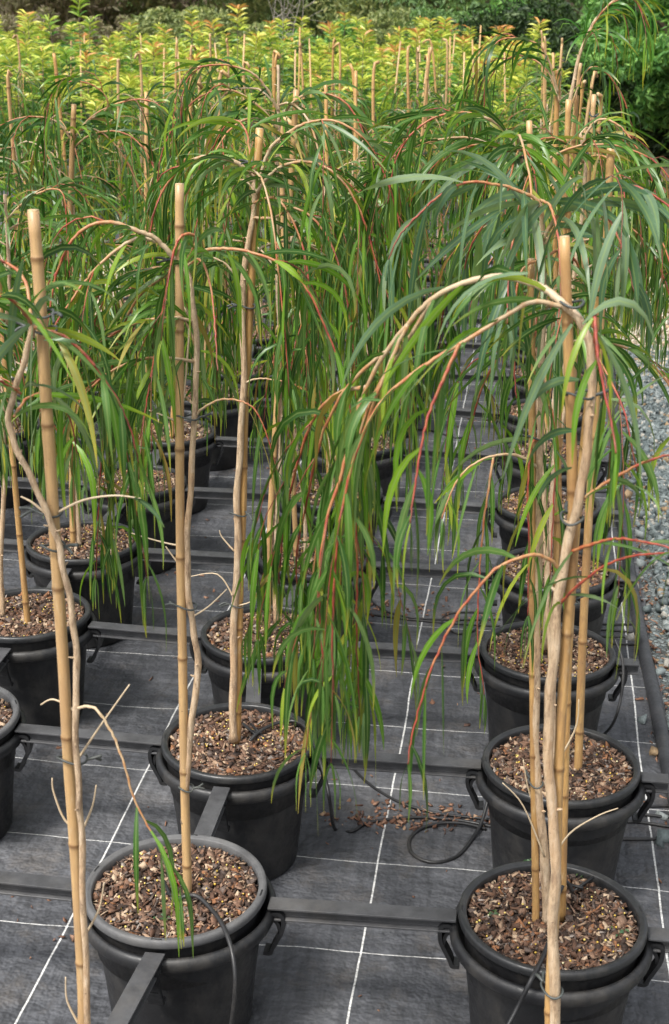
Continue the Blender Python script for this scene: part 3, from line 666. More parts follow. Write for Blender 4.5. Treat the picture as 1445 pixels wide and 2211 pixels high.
stake([p0 + V(-.045, .0, .36)] + px(Y + .0, (1157, 1975), (1152, 1600), (1150, 1300), (1149, 900), (1147, 560)), .0085, 2, 'slim bamboo stake left of the grey trunk in the front right pot',
      [(W(1160, 1690, Y - .01), W(1153, 1690, Y), .011, .009), (W(1166, 945, Y), W(1150, 943, Y), .009, .009)])
stake([W(1213, 1985, Y + .02)] + px(Y + .02, (1217, 1800), (1222, 1600), (1228, 1400), (1244, 1150), (1262, 950), (1282, 750), (1293, 588)), .0095, 3, 'bamboo stake right of the trunks in the front right pot, leaning right at the top', [(W(1234, 1300, Y), W(1236, 1303, Y + .01), .012, .012)])
# --- second pot, right column
p1 = P[('R', 1)]; Y = p1.y
r1_, tp = weeper(p1 + D(.38), px(Y, (1196, 1650), (1192, 1450), (1184, 1290), (1176, 1100), (1160, 800), (1150, 560), (1135, 400), (1121, 322)), .011, .0045, 3,
    'weeping tree in the second gravel-side pot, splayed tuft on top, long arch to the left', [
    B((Y, Y - .1), (1125, 340), (1105, 300), (1075, 268), (1030, 248), (985, 243), (930, 258), (880, 300), (850, 360), (838, 440), r=.005, t0=.05, lk=MID),
    B((Y, Y + .1), (1128, 350), (1080, 318), (1020, 315), (960, 345), (915, 390), (885, 460), (870, 560), r=.0035, t0=.3, lk=MID),
    B((Y, Y - .25), (1121, 325), (1110, 350), (1095, 420), (1090, 500), r=.0025, t0=.4, lf=fresh, lk=dict(BIG, step=.02), tw=False),
    B((Y, Y - .2), (1121, 322), (1140, 330), (1155, 380), (1160, 450), r=.0025, t0=.4, lk=dict(BIG, step=.022), tw=False),
    B((Y, Y - .1), (1121, 322), (1090, 330), (1060, 370), (1040, 430), r=.0025, t0=.4, lk=dict(BIG, step=.022), tw=False)],
    nrand=5, zr_=(1.6, 2.15), lkw=MID, zmin=1.5, Lr=(.5, .9))
extra(fresh, r1_, 'tuft_foliage', 'leafblue'); fresh = MB()
stake([p1 + V(-.03, .02, .36)] + px(Y + .02, (1196, 1630), (1185, 1300), (1165, 900), (1150, 500), (1143, 262)), .0085, 4, 'bamboo stake tied beside the tuft of the second right-column tree', [(W(1131, 340, Y), W(1145, 342, Y + .01), .007, .008), (W(1158, 800, Y), W(1163, 805, Y + .01), .008, .008)])
stake([p1 + V(.05, .0, .36)] + px(Y + .0, (1262, 1300), (1290, 800), (1320, 316)), .0115, 5, 'thick clean bamboo stake leaning right above the gravel side, second pot of the right column')
# --- third pot, right column
p2 = P[('R', 2)]; Y = p2.y
weeper(p2 + D(.38), px(Y, (1176, 1400), (1186, 1200), (1205, 900), (1240, 600), (1263, 400), (1262, 330), (1252, 290)), .010, .0045, 4, 'weeping tree in the third pot of the right column, arching right over the gravel', [
    B((Y, Y - .1), (1262, 330), (1266, 290), (1295, 258), (1335, 270), (1375, 320), (1405, 380), (1420, 440), r=.0045, t0=.05, lk=MID),
    B((Y, Y + .1), (1260, 350), (1280, 310), (1320, 290), (1360, 320), (1385, 400), (1395, 500), r=.0034, t0=.2, lk=MID),
    B((Y, Y - .2), (1258, 350), (1240, 320), (1190, 297), (1140, 320), (1110, 380), r=.004, t0=.2, lk=MID),
    B((Y, Y - .2), (1264, 340), (1310, 340), (1345, 400), (1355, 520), r=.0034, t0=.3, lk=MID)],
    nrand=8, zr_=(1.5, 2.1), lkw=dict(step=.032), zmin=1.55, azr=(-1.7, 1.2))
stake([W(1198, 1400, Y + .03)] + px(Y + .03, (1205, 1000), (1214, 600), (1228, 216)), .010, 6, 'bamboo stake rising out of the third right-column pot, tie just below its top', [(W(1262, 330, Y), W(1224, 328, Y + .03), .006, .009)])
stake([p2 + V(.07, .03, .36)] + px(Y + .05, (1235, 900), (1262, 500), (1283, 205)), .0085, 7, 'second leaning bamboo stake in the third right-column pot', [(W(1286, 245, Y), W(1279, 250, Y + .04), .006, .008)])
# --- fourth pot, right column, with the tall leader
p3 = P[('R', 3)]; Y = p3.y
r3_, tp = weeper(p3 + D(.38), px(Y, (1204, 1222), (1200, 900), (1210, 600), (1225, 300), (1236, 190), (1255, 110), (1282, 50), (1318, 8), (1360, -25)), .010, .003, 5, 'tallest weeping tree, its leader rising against the dark trees at upper right', [
    B((Y, Y - .02), (1236, 190), (1256, 108), (1284, 50), (1322, 6), (1370, 0), (1400, 60), r=.003, t0=.2, lf=fresh, tw=True, lk=dict(step=.022, Lr=(.13, .2), wr=(.008, .012), f0=.2), kw=dict(twn=.12, twL=(.12, .25), zmin=1.6)),
    B((Y, Y), (1282, 50), (1320, 20), (1350, 40), (1362, 110), r=.002, t0=.4, lf=fresh, tw=False, lk=dict(step=.02, Lr=(.1, .16), wr=(.006, .009))),
    B((Y, Y), (1268, 80), (1300, 62), (1325, 90), (1335, 150), r=.002, t0=.4, tw=False, lk=dict(step=.02, Lr=(.1, .16), wr=(.006, .009))),
    B((Y, Y - .1), (1205, 200), (1185, 130), (1160, 95), (1110, 82), (1070, 95), (1050, 160), (1045, 260), r=.004, t0=.2),
    B((Y, Y + .1), (1208, 220), (1180, 150), (1120, 120), (1070, 150), (1040, 220), (1025, 330), r=.0035, t0=.3),
    B((Y, Y), (1225, 260), (1260, 160), (1300, 150), (1345, 210), (1365, 300), (1372, 420), r=.004, t0=.3)],
    nrand=9, zr_=(1.5, 2.1), lkw=dict(step=.034, fold=False), zmin=1.4)
extra(fresh, r3_, 'fresh_foliage', 'leaffresh')
stake([p3 + V(.02, .03, .36)] + px(Y + .03, (1202, 700), (1198, 400), (1205, 150)), .0105, 8, 'bamboo stake in the fourth right-column pot, its top against the dark trees', [])
stake([p3 + V(.06, .03, .36)] + px(Y + .05, (1225, 600), (1247, 195)), .0085, 9, 'second slimmer bamboo stake in the fourth right-column pot', [])

# --- middle column
bM = place('M', -1); Y = 2.14
mt_, tp = weeper(bM + D(.375), [bM + V(.02, 0, .375)] + px(Y - .02, (190, 2211), (182, 2000), (176, 1800), (170, 1700), (163, 1560), (166, 1440), (158, 1340), (140, 1240), (122, 1160), (96, 1095), (62, 1020), (28, 950), (20, 890), (40, 820), (58, 760), (70, 700)), .0062, .0048, 6,
    'thin crooked tree at the left edge tied to the thickest stake, small leafy tuft', [
    B((2.12, 2.1), (68, 705), (95, 712), (145, 730), (200, 785), (240, 840), (280, 920), (300, 1000), r=.0028, t0=.6, lk=dict(MID, step=.03), kw=dict(twn=.3)),
    B((2.12, 1.95), (68, 700), (40, 660), (0, 640), (-50, 680), (-80, 800), r=.0028, t0=.5, lk=MID, tw=False),
    B((2.12, 2.3), (68, 690), (50, 600), (-10, 560), (-70, 600), (-100, 700), r=.0028, t0=.5, lk=MID),
    B((2.12, 2.0), (45, 850), (20, 835), (-20, 820), (-70, 860), (-90, 960), r=.0022, t0=.7, lk=MID, tw=False),
    B((2.12, 2.3), (30, 900), (60, 860), (110, 850), (150, 900), (170, 1000), r=.0022, t0=.5, lk=dict(MID, step=.04), tw=False),
    B((2.12, 2.02), (166, 1530), (182, 1526), (210, 1533), (245, 1590), (268, 1650), (292, 1730), (330, 1800), (365, 1860), (388, 1915), r=.0026, t0=.0, t1=.8, tw=False, lk=dict(f0=.6, step=.026, Lr=(.17, .27), wr=(.010, .015))),
    ], lkw=MID, zmin=1.5, bare=[px(Y, (118, 1110), (180, 1080), (250, 1070), (305, 1077)), px(Y, (100, 1110), (70, 1085), (45, 1072)), px(Y, (165, 1545), (155, 1530), (115, 1510), (88, 1522)), px(Y, (168, 1640), (215, 1570), (280, 1478)), px(Y, (178, 1800), (140, 1770), (116, 1710), (113, 1680)), px(Y, (180, 1790), (200, 1740), (208, 1695)), px(Y, (190, 2010), (215, 1960), (225, 1905)), px(Y, (170, 2211), (145, 2160), (142, 2110))])
o = MB(); q = random.Random(8)
for (a, d, L_, w_) in (((65, 700), (-.6, -.3, -.4), .2, .02), ((70, 705), (.0, -.3, -1), .21, .02), ((60, 700), (-.9, -.2, .5), .16, .014), ((75, 830), (1, -.1, 0), .13, .010), ((95, 735), (1, 0, .25), .12, .008), ((72, 700), (.35, -.2, 1), .1, .014), ((290, 1077), (1, 0, .05), .045, .009), ((290, 1075), (1, 0, -.35), .07, .009), ((50, 560), (-.3, 0, -1), .2, .016)):
    o.leaf(W(a[0], a[1], 2.08), V(*d), L_, w_, q, 8, .45)
extra(o, mt_, 'lone_leaves', 'leafblue')
stake([bM + V(-.01, .01, .36)] + px(Y, (180, 2211), (172, 2000), (160, 1800), (148, 1640), (138, 1450), (124, 1240), (112, 1050), (98, 840), (88, 660), (72, 455)), .0106, 10,
      'thickest bamboo stake, at the left edge, running from sawn top to the bottom edge', [(W(78, 668, Y), W(92, 682, Y - .005), .012, .015), (W(80, 706, Y), W(100, 716, Y - .005), .012, .015), (W(98, 1103, Y), W(112, 1107, Y), .008, .014), (W(110, 1178, Y), W(118, 1180, Y), .014, .014), (W(166, 1632, Y), W(146, 1642, Y), .009, .014)])
p0 = P[('M', 0)]; Y = p0.y
m0_, tp = weeper(p0 + D(.38), px(Y, (398, 1775), (406, 1640), (416, 1540), (428, 1450), (420, 1370), (409, 1300), (404, 1180), (412, 1050), (420, 900), (425, 760), (415, 640), (398, 575), (378, 560)), .0085, .0055, 7,
    'weeping tree with a wavy thin trunk in the front pot of the middle column', [
    B((Y, Y - .1), (385, 572), (366, 545), (335, 515), (300, 500), (240, 480), (185, 492), (140, 545), (112, 640), (100, 760), r=.0065, t0=0, t1=.9, lk=MID),
    B((Y, Y - .15), (345, 525), (295, 515), (240, 550), (190, 600), (150, 655), (118, 710), (105, 800), r=.004, t0=.1, lk=MID),
    B((Y, Y - .1), (398, 575), (420, 548), (460, 538), (520, 540), (600, 566), (655, 612), (700, 700), (738, 800), (760, 900), r=.0042, t0=.25, lk=dict(MID, step=.034), kw=dict(twn=.2, twL=(.2, .4))),
    B((Y, Y - .15), (398, 575), (425, 520), (405, 505), (380, 530), (357, 640), (338, 745), (318, 860), (300, 960), r=.0036, t0=.5, lk=dict(BIG, wr=(.012, .018))),
    B((Y, Y - .25), (400, 580), (432, 560), (455, 620), (465, 720), (470, 800), r=.0026, t0=.3, lf=blue, lk=dict(BIG, wr=(.013, .018)), tw=False),
    B((Y, Y + .2), (385, 575), (350, 600), (300, 640), (260, 720), (235, 840), (220, 980), (212, 1120), (208, 1250), r=.0035, t0=.3, lk=MID, kw=dict(twn=.12, twL=(.12, .25), zmin=1.15)),
    B((Y, Y + .1), (385, 575), (330, 580), (260, 600), (210, 680), (180, 800), (160, 950), r=.004, t0=.3, lk=MID),
    B((Y, Y - .05), (420, 900), (440, 880), (480, 862), (525, 868), (555, 890), (580, 950), (600, 1020), r=.0024, t0=.1, lk=dict(MID, f0=.45), tw=False)],
    nrand=5, zr_=(1.6, 1.85), Lr=(.4, .8), lkw=MID, zmin=1.52, azr=(1.6, 4.3), kw=dict(twL=(.15, .35)), bare=[px(Y, (404, 1180), (370, 1175), (330, 1165), (280, 1150)), px(Y, (415, 640), (400, 830), (395, 880)), px(Y, (405, 920), (360, 900), (320, 885)), px(Y, (410, 1335), (450, 1310), (490, 1272)), px(Y, (404, 1240), (380, 1210), (358, 1180))])
stake([p0 + V(.017, -.005, .36)] + px(Y, (405, 1925), (399, 1700), (394, 1400), (390, 1200), (388, 900), (388, 398)), .0105, 11, 'straight bamboo stake with a jointed top, in the front pot of the middle column',
      [(W(417, 900, Y), W(393, 900, Y), .009, .01), (W(410, 1308, Y), W(395, 1310, Y), .01, .012), (W(404, 1700, Y), W(400, 1702, Y), .01, .012), (W(378, 560, Y), W(390, 566, Y), .008, .01)])
p1 = P[('M', 1)]; Y = p1.y
weeper(p1 + D(.38), px(Y, (503, 1598), (504, 1480), (506, 1330), (514, 1200), (512, 1080), (520, 950), (527, 800), (524, 660), (530, 560), (545, 480), (550, 400), (540, 375)), .0115, .006, 8,
    'weeping tree with smooth pale trunk in the second middle pot, arching both ways', [
    B((Y, Y - .1), (546, 392), (520, 356), (480, 342), (430, 340), (385, 368), (345, 425), (322, 510), (310, 620), r=.006, t0=.05, lk=MID),
    B((Y, Y - .1), (552, 420), (580, 330), (615, 292), (665, 265), (725, 262), (785, 300), (830, 375), (862, 480), (878, 590), r=.005, t0=.1, lk=MID),
    B((Y, Y - .2), (550, 420), (590, 372), (640, 350), (705, 362), (760, 420), (800, 520), (826, 640), (838, 760), r=.0045, t0=.1, lk=MID),
    B((Y, Y - .15), (545, 470), (590, 470), (640, 450), (700, 500), (740, 600), (765, 740), (775, 860), r=.004, t0=.3, lk=MID),
    B((Y, Y + .1), (552, 400), (540, 330), (530, 280), (500, 260), (465, 310), (440, 400), r=.0035, t0=.4, lk=MID),
    B((Y, Y - .05), (527, 640), (505, 590), (470, 560), (420, 550), (390, 590), (375, 680), r=.0035, t0=.0, t1=.7, lk=MID, tw=False),
    B((Y, Y - .2), (545, 440), (600, 430), (650, 520), (670, 640), (680, 780), r=.0035, t0=.4, lk=MID),
    B((Y, Y - .05), (527, 828), (555, 818), (590, 820), (640, 832), (690, 880), (720, 960), r=.0024, t0=.1, lk=dict(MID, f0=.4), tw=False)],
    nrand=4, zr_=(1.7, 2.1), lkw=MID, zmin=1.35, bare=[px(Y, (503, 1310), (540, 1300), (560, 1280)), px(Y, (505, 1290), (470, 1240), (410, 1245)), px(Y, (506, 1190), (480, 1160), (474, 1145))])
stake([p1 + V(-.012, .02, .36)] + px(Y + .015, (511, 1590), (514, 1480), (518, 1250), (524, 1100), (528, 900), (538, 700), (550, 480), (561, 278)), .0115, 12, 'bamboo stake leaning right beside the pale trunk in the second pot of the middle column',
      [(W(550, 350, Y), W(557, 352, Y), .01, .01), (W(524, 660, Y), W(540, 662, Y), .01, .011), (W(507, 1108, Y), W(522, 1110, Y), .01, .011), (W(504, 1305, Y), W(517, 1307, Y), .011, .011)])
p2 = P[('M', 2)]; Y = p2.y
weeper(p2 + D(.38), px(Y, (597, 1345), (594, 1200), (604, 1000), (606, 800), (600, 600), (598, 400), (602, 250), (600, 140)), .010, .004, 9, 'tall weeping tree in the third pot of the middle column, its crown topping the rows', [
    B((Y, Y - .1), (602, 240), (575, 190), (540, 155), (480, 140), (425, 150), (395, 200), (390, 290), r=.0045, t0=.15),
    B((Y, Y - .1), (602, 260), (640, 215), (690, 200), (750, 225), (790, 300), (815, 400), r=.0045, t0=.2),
    B((Y, Y - .1), (602, 280), (560, 230), (500, 195), (440, 205), (390, 250), (350, 330), (335, 430), r=.004, t0=.25)],
    nrand=10, zr_=(1.5, 2.15), lkw=dict(step=.03, fold=False), zmin=1.15)
stake([W(577, 1368, Y - .01)] + px(Y - .01, (585, 1100), (606, 750), (628, 400), (640, 195)), .010, 13, 'leaning bamboo stake in the third pot of the middle column', [(W(600, 815, Y), W(602, 818, Y - .01), .008, .01)])
# --- left column, fourth pot
p3 = P[('L', 3)]; Y = p3.y
weeper(p3 + D(.38), px(Y, (172, 1182), (166, 1080), (160, 1000), (163, 800), (160, 600), (158, 400), (156, 300), (150, 285)), .010, .004, 10, 'weeping tree in the fourth pot of the left-hand column with slender arches left and right', [
    B((Y, Y - .1), (154, 300), (125, 265), (80, 252), (20, 262), (-40, 300), (-70, 380), r=.0045, t0=.2),
    B((Y, Y - .1), (156, 305), (190, 262), (232, 233), (222, 200), (190, 180), (150, 177), (112, 205), (95, 290), r=.004, t0=.2),
    B((Y, Y - .1), (156, 305), (195, 255), (250, 225), (310, 215), (360, 240), (395, 300), (410, 400), r=.004, t0=.3),
    B((Y, Y - .15), (157, 320), (200, 290), (260, 285), (310, 320), (345, 400), (360, 500), r=.004, t0=.3)],
    nrand=10, zr_=(1.4, 1.95), lkw=dict(step=.032, fold=False), zmin=1.15)
stake([W(158, 1180, Y - .01)] + px(Y - .01, (154, 1000), (150, 700), (152, 450), (160, 226)), .0105, 14, 'greyish weathered stake in the fourth pot of the left-hand column', [(W(157, 290, Y), W(158, 290, Y), .007, .01)])
p2 = P[('L', 2)]; Y = p2.y
weeper(p2 + D(.38), px(Y, (6, 1335), (2, 1200), (10, 1000), (6, 800), (20, 600), (10, 420)), .010, .005, 15, 'weeping tree in the third pot of the left-hand column, cut by the left edge', [
    B((Y, Y - .1), (10, 480), (60, 430), (115, 408), (140, 430), (145, 520), (150, 600), r=.0035, t0=.2, lk=MID)], nrand=8, zr_=(1.45, 1.85), lkw=dict(step=.032), zmin=1.2)
stake([p2 + V(.02, -.05, .36)] + px(Y - .05, (20, 900), (-10, 500), (-20, 330)), .010, 16, 'bamboo stake in the third pot of the left-hand column', [])

# --- the rest of the block: five trees grown from different seeds, copied with their parts
variants = []
for i in range(8):
    q = random.Random(100 + i); o0 = V(0, 0, 0); lite = i >= 4      # the last four hang less far down
    x, y = q.uniform(-.04, .04), q.uniform(-.03, .03); tx, ty = q.uniform(-.12, .12), q.uniform(-.12, .12); top = q.uniform(1.6, 1.85)
    tr = [V(x + tx * k / 5 + q.uniform(-.012, .012), y + ty * k / 5 + q.uniform(-.012, .012), .375 + (top - .375) * k / 5) for k in range(6)]
    t_, tp = weeper(o0, tr, .009, .004, 200 + i, 'x', [], nrand=10 if lite else 12, zr_=(1.3 if lite else 1.15, top), lkw=dict(step=.034, fold=False, seg=5, wr=(.010, .016), Lr=(.15, .25)), zmin=1.25 if lite else 1.0, lam=(.08, .32), Lr=(.4, .8) if lite else (.5, 1.0), kw=dict(twn=.15), rr=(.0015, .003))
    s_, path = stake([V(x + .03, y + .01, .36), V(x + tx * .9 + .03, y + ty * .9, 1.9), V(x + tx * 1.1 + q.uniform(-.05, .05), y + ty * 1.1, q.uniform(1.98, 2.16))], q.uniform(.0085, .0115), 300 + i, 'x',
                     [(at(tp, z), at([V(x + .03 + tx * .9 * k / 20, y + ty * .9 * k / 20, .36 + 1.54 * k / 20) for k in range(21)], z), .008, .009) for z in (.85, 1.2, 1.55)])
    s_['bx'] = x + .03; s_['by'] = y + .01
    variants.append((t_, s_))
used = set(); DONE = {('R', -1), ('R', 0), ('R', 1), ('R', 2), ('R', 3), ('M', -1), ('M', 0), ('M', 1), ('M', 2), ('L', 3), ('L', 2)}
BXY = [(v[1]['bx'], v[1]['by']) for v in variants]
for v in variants: del v[1]['bx'], v[1]['by']
look = ['with loose crown', 'with hanging crown', 'with open crown', 'with leafy curtain', 'with untidy crown', 'with narrow crown', 'with thin crown', 'with ragged crown']
for k, (c, r, p) in enumerate(sorted(PLANTED, key=lambda a: (a[1], a[0]))):
    if (c, r) in DONE: continue
    q = random.Random('tree' + c + str(r)); i = (k % 4) + (4 if c == 'R' or (c == 'M' and r > 3) or (c == 'L' and r < 6) else 0)
    if i in used: t_, s_ = copy_tree(variants[i][0]), copy_tree(variants[i][1])
    else: t_, s_ = variants[i]; used.add(i)
    az = q.random() * 6.283; sc = q.uniform(.93, 1.07)
    for o in (t_, s_):
        o.rotation_euler.z = az; o.scale = (sc, sc, 1)
    t_.location = p; s_.location = p + Matrix.Rotation(az, 3, 'Z') @ V(BXY[i][0] * sc, BXY[i][1] * sc, .36)
    t_['label'] = 'weeping tree ' + look[i] + ', ' + where(c, r); s_['label'] = 'bamboo stake of the tree ' + where(c, r)
    tag(t_, t_['label'], 'tree', 'weeping trees in pots'); tag(s_, s_['label'], 'bamboo stake', 'bamboo stakes')

# ---------------------------------------------------------------- hoses and the poly pipe
def hose(pts, r, label, cat='hose', group=None, mt='hose'):
    mb = MB(); mb.tube(spline(pts, 8), r, 10); o = mb.build('drip_hose' if mt == 'hose' else 'poly_pipe', M[mt]); tag(o, label, cat, group); return o
p = P[('R', 0)]
hose([W(1236, 1925, 2.93), W(1222, 1905, 2.92), W(1205, 1935, 2.88), W(1200, 1990, 2.83), G(1175, 2060, .40), G(1150, 2110, .408), W(1118, 2175, 2.62), W(1085, 2240, 2.58), W(1050, 2330, 2.52)], .0055, 'drip hose leaving the front right pot over its near rim')
hose([W(368, 1955, 2.85), G(392, 1938, .40), G(425, 1935, .405), G(458, 1965, .402), G(482, 2000, .41), W(500, 2050, 2.66), W(508, 2110, 2.62), W(504, 2180, 2.6), W(490, 2270, 2.58)], .0055, 'drip hose looping out of the front middle pot and down its near side')
hose([G(540, 1600, .385), G(560, 1580, .40), G(600, 1561, .405), G(640, 1558, .408), G(668, 1580, .412), W(690, 1640, 3.55), W(705, 1690, 3.5), W(714, 1740, 3.5), G(724, 1790, .006), G(760, 1795, .006), G(800, 1775, .006), G(900, 1765, .006), G(980, 1770, .006), G(1040, 1780, .006), G(1110, 1795, .006)], .0055, 'drip hose from the second middle pot across the mat to the right column')
hose([G(755, 1650, .006), G(800, 1695, .006), G(870, 1735, .006), G(950, 1757, .006), G(1045, 1768, .006), G(1110, 1780, .006)], .005, 'thin hose running under the hanging leaves into the right column', group='hoses on the mat')
hose([G(1060, 1700, .10), G(1042, 1770, .03), G(1020, 1810, .008), G(985, 1850, .006), G(935, 1862, .006), G(892, 1845, .006), G(884, 1815, .006), G(908, 1790, .006), G(950, 1778, .012), G(1000, 1778, .014), G(1050, 1790, .006)], .0055, 'hose lying in a round loop left of the second right-column pot', group='hoses on the mat')
hose([G(798, 1270, .006), G(805, 1300, .006), G(840, 1322, .006), G(900, 1335, .006), G(980, 1338, .006), G(1080, 1338, .006)], .005, 'hose curving from behind the hanging leaves at the fourth row', group='hoses on the mat')
hose([G(790, 1325, .006), G(860, 1335, .006), G(930, 1342, .006), G(1010, 1348, .006), G(1080, 1352, .006)], .005, 'straight hose lying beside the curved one at the fourth row', group='hoses on the mat')
hose([G(1080, 1325, .006), G(1010, 1322, .006), G(962, 1328, .006), G(958, 1350, .006), G(990, 1368, .006), G(1025, 1360, .006), G(1045, 1330, .01), G(1060, 1290, .03)], .005, 'small looped hose against the third right-column pot', group='hoses on the mat')
hose([G(860, 925, .006), G(930, 930, .006), G(980, 945, .006), G(1010, 943, .006)], .006, 'short length of black hose on the mat in the aisle further back', group='hoses on the mat')
hose([W(1328, 1380, 4.3), W(1345, 1430, 4.25), W(1342, 1500, 4.2), W(1325, 1560, 4.2), G(1300, 1590, .006)], .005, 'thin hose hanging outside the third right-column pot', group='hoses on the mat')
for a, (y0, y1) in enumerate(((1345, 1348), (1358, 1366), (1372, 1377), (1386, 1392))):
    hose([G(1280, y0, .006), G(1320, y0 + 3, .007), G(1378, y1, .005), G(1400, y1 + 2, .004)], .0045, ['topmost', 'second', 'third', 'lowest'][a] + ' of four thin hoses crossing to the pipe behind the third row', group='thin hoses crossing to the pipe')
for a, (y0, y1) in enumerate(((1742, 1740), (1758, 1765), (1775, 1785), (1812, 1812))):
    hose([G(1330, y0, .006), G(1380, y0, .007), G(1445, y1, .005), G(1500, y1 + 4, .004)], .0055, ['topmost', 'second', 'third', 'lowest'][a] + ' of four thin hoses crossing to the right edge beside the second pot', group='thin hoses at the right edge')
for a, (y0, y1) in enumerate(((930, 934), (938, 943), (1048, 1052), (1060, 1062))):
    hose([G(1235, y0, .006), G(1300, y1, .007), G(1345, y1, .006)], .0055, ['topmost', 'second', 'third', 'lowest'][a] + ' of the thin hoses far up beside the pipe', group='thin hoses beside the pipe')
pts = [V(.66, .5, .02), V(.64, 2.5, .02)] + [G(px_, py_, .02) for px_, py_ in ((1462, 1740), (1432, 1600), (1412, 1500), (1388, 1390), (1362, 1250), (1343, 1120), (1334, 1000), (1326, 880), (1318, 800), (1306, 700))] + [V(.62, 13, .02), V(.7, 15, .02)]
hose(pts, .026, 'thick black water pipe lying along the edge of the gravel', 'pipe', None, 'pipe')
# drip stakes pushed into the mulch
for nm, c0, a, lab in (('M1', G(553, 1590, .38), 2.6, 'black forked dripper stuck in the mulch of the second middle pot'), ('R1', G(1250, 1610, .38), 1.9, 'black dripper in the mulch of the second right-column pot'), ('M0', G(372, 1945, .38), 2.2, 'black dripper in the mulch of the front middle pot'), ('R0', G(1242, 1925, .38), .6, 'black dripper beside the trunks in the front right pot')):
    mb = MB(); root = empty('dripper', c0); d = V(math.cos(a), math.sin(a), .25).normalized()
    mb.tube([-d * .04 + D(.0), d * .055 + D(.012)], [.0055, .004], 8); mb.tube([-d * .03 + V(.008, 0, .008), d * .04 + V(.012, .004, .02)], [.004, .003], 8); mb.build('spike', M['hose'], root)
    mb = MB(); mb.tube([V(-.016, .01, .012), V(.018, -.008, .018)], .004, 8); mb.build('clip', M['hose'], root); tag(root, lab, 'dripper')

# seedlings in the mulch
for k, (x_, y_, lab) in enumerate(((1062, 1975, 'at the left of the front gravel-side pot'), (1340, 2015, 'near the right rim of the front gravel-side pot'), (1140, 1868, 'at the back of the front gravel-side pot'), (352, 1985, 'in front of the cane in the front middle pot'), (1255, 1890, 'behind the dripper of the front gravel-side pot'))):
    q = random.Random(900 + k); mb = MB()
    for j in range(9):
        a = j * 2.4; c_ = V(q.gauss(0, .008), q.gauss(0, .008), .004)
        mb.leaf(c_, V(math.cos(a), math.sin(a), .9), q.uniform(.008, .014), .008, q, 3, .5, False, shape=1)
    o = mb.build('seedling', M['leafblue']); o.location = G(x_, y_, .384); tag(o, 'tiny pale green seedling ' + lab, 'seedling', 'seedlings in the mulch')

# ---------------------------------------------------------------- yellow-green shrubs beyond
def shrub(seed, h):
    q = random.Random(seed); root = empty('leafy_shrub'); st = MB(); lf = MB()
    for k in range(6):
        az = k * 1.05 + q.uniform(-.3, .3); hh = h * (1 if k == 0 else q.uniform(.68, .93)); sp = 0.05 if k == 0 else q.uniform(.16, .36)
        pts = spline([V(0, 0, .3), V(math.cos(az) * sp * .5, math.sin(az) * sp * .5, hh * .45), V(math.cos(az) * sp, math.sin(az) * sp, hh)], 8)
        st.tube(pts, [.009 * (1 - .75 * i / len(pts)) for i in range(len(pts))], 5)
        redt = q.choice((-.04, -.06, 0, .08)) if seed != 404 else -.1; n_ = 26
        for i in range(n_):
            f = .2 + .8 * i / (n_ - 1); x = f * (len(pts) - 1); j = min(int(x), len(pts) - 2); p = pts[j].lerp(pts[j + 1], x - j)
            topn = (1 - f) * n_ * .8
            for l in range(4 if topn > 2 else 6):
                a = i * 1.3 + l * 6.283 / (4 if topn > 2 else 6) + q.uniform(-.4, .4); e = q.uniform(.0, .6) if topn > 2 else q.uniform(.6, 1.2)
                d = V(math.cos(a), math.sin(a), e); off = q.uniform(0, .11) if topn > 2 else 0
                age = max(0, min(1, .9 + redt - topn * .075 + q.uniform(-.12, .06))) * (.5 + .5 * (p.z / h))
                lf.leaf(p + V(d.x, d.y, q.uniform(-.3, .2)) * off, d, q.uniform(.11, .17), q.uniform(.024, .034), q, 3, .35, False, age, shape=1)
    st.build('stems', M['darkbark'], root); lf.build('foliage', M['shrub'], root); return root
sv = [shrub(400 + i, h) for i, h in enumerate((1.65, 1.8, 1.58, 1.72, 1.95))]
sg = random.Random(9); first = [True] * 5
def put_shrub(x, y, i, label, group, s=1):
    o = sv[i] if first[i] else copy_tree(sv[i]); first[i] = False
    o.location = (x, y, 0); o.rotation_euler.z = sg.random() * 6.28; o.scale = (s, s, s * sg.uniform(.93, 1.08)); tag(o, label, 'shrub', group); return o
n_ = 0
for j in range(11):
    for i in range(17):
        y = 15.4 + j * .95 + sg.uniform(-.15, .15); x = -10.6 + i * .66 + (j % 2) * .33 + sg.uniform(-.12, .12)
        if x < -.34 * y - 1.0 or x > .0 or sg.random() < .1: continue
        put_shrub(x, y, sg.randrange(4), 'yellow-green shrub with upright red-tipped shoots in the crowded bed beyond the weeping trees', 'yellow-green shrubs beyond the weeping trees', sg.uniform(.9, 1.14)); n_ += 1
o = put_shrub(*W(170, 200, 17)[:2], 4, 'tallest yellow-green shrub, its single shoot standing clear of the bed at upper left', None, 1.12)
# their canes
cg = random.Random(12)
for k in range(22):
    x0 = cg.choice((cg.uniform(-3.4, -.1), cg.uniform(-7, -.2))); y0 = cg.uniform(14.8, 20)
    mb = MB(); mb.tube([V(x0, y0, .1), V(x0 + cg.uniform(-.03, .03), y0, 1.0), V(x0 + cg.uniform(-.08, .08), y0, cg.uniform(1.75, 2.05))], [.011, .010, .009], 8)
    tag(mb.build('bamboo_stake', M['bamboo']), 'thin bamboo cane standing among the yellow-green shrubs', 'bamboo stake', 'canes among the yellow-green shrubs')

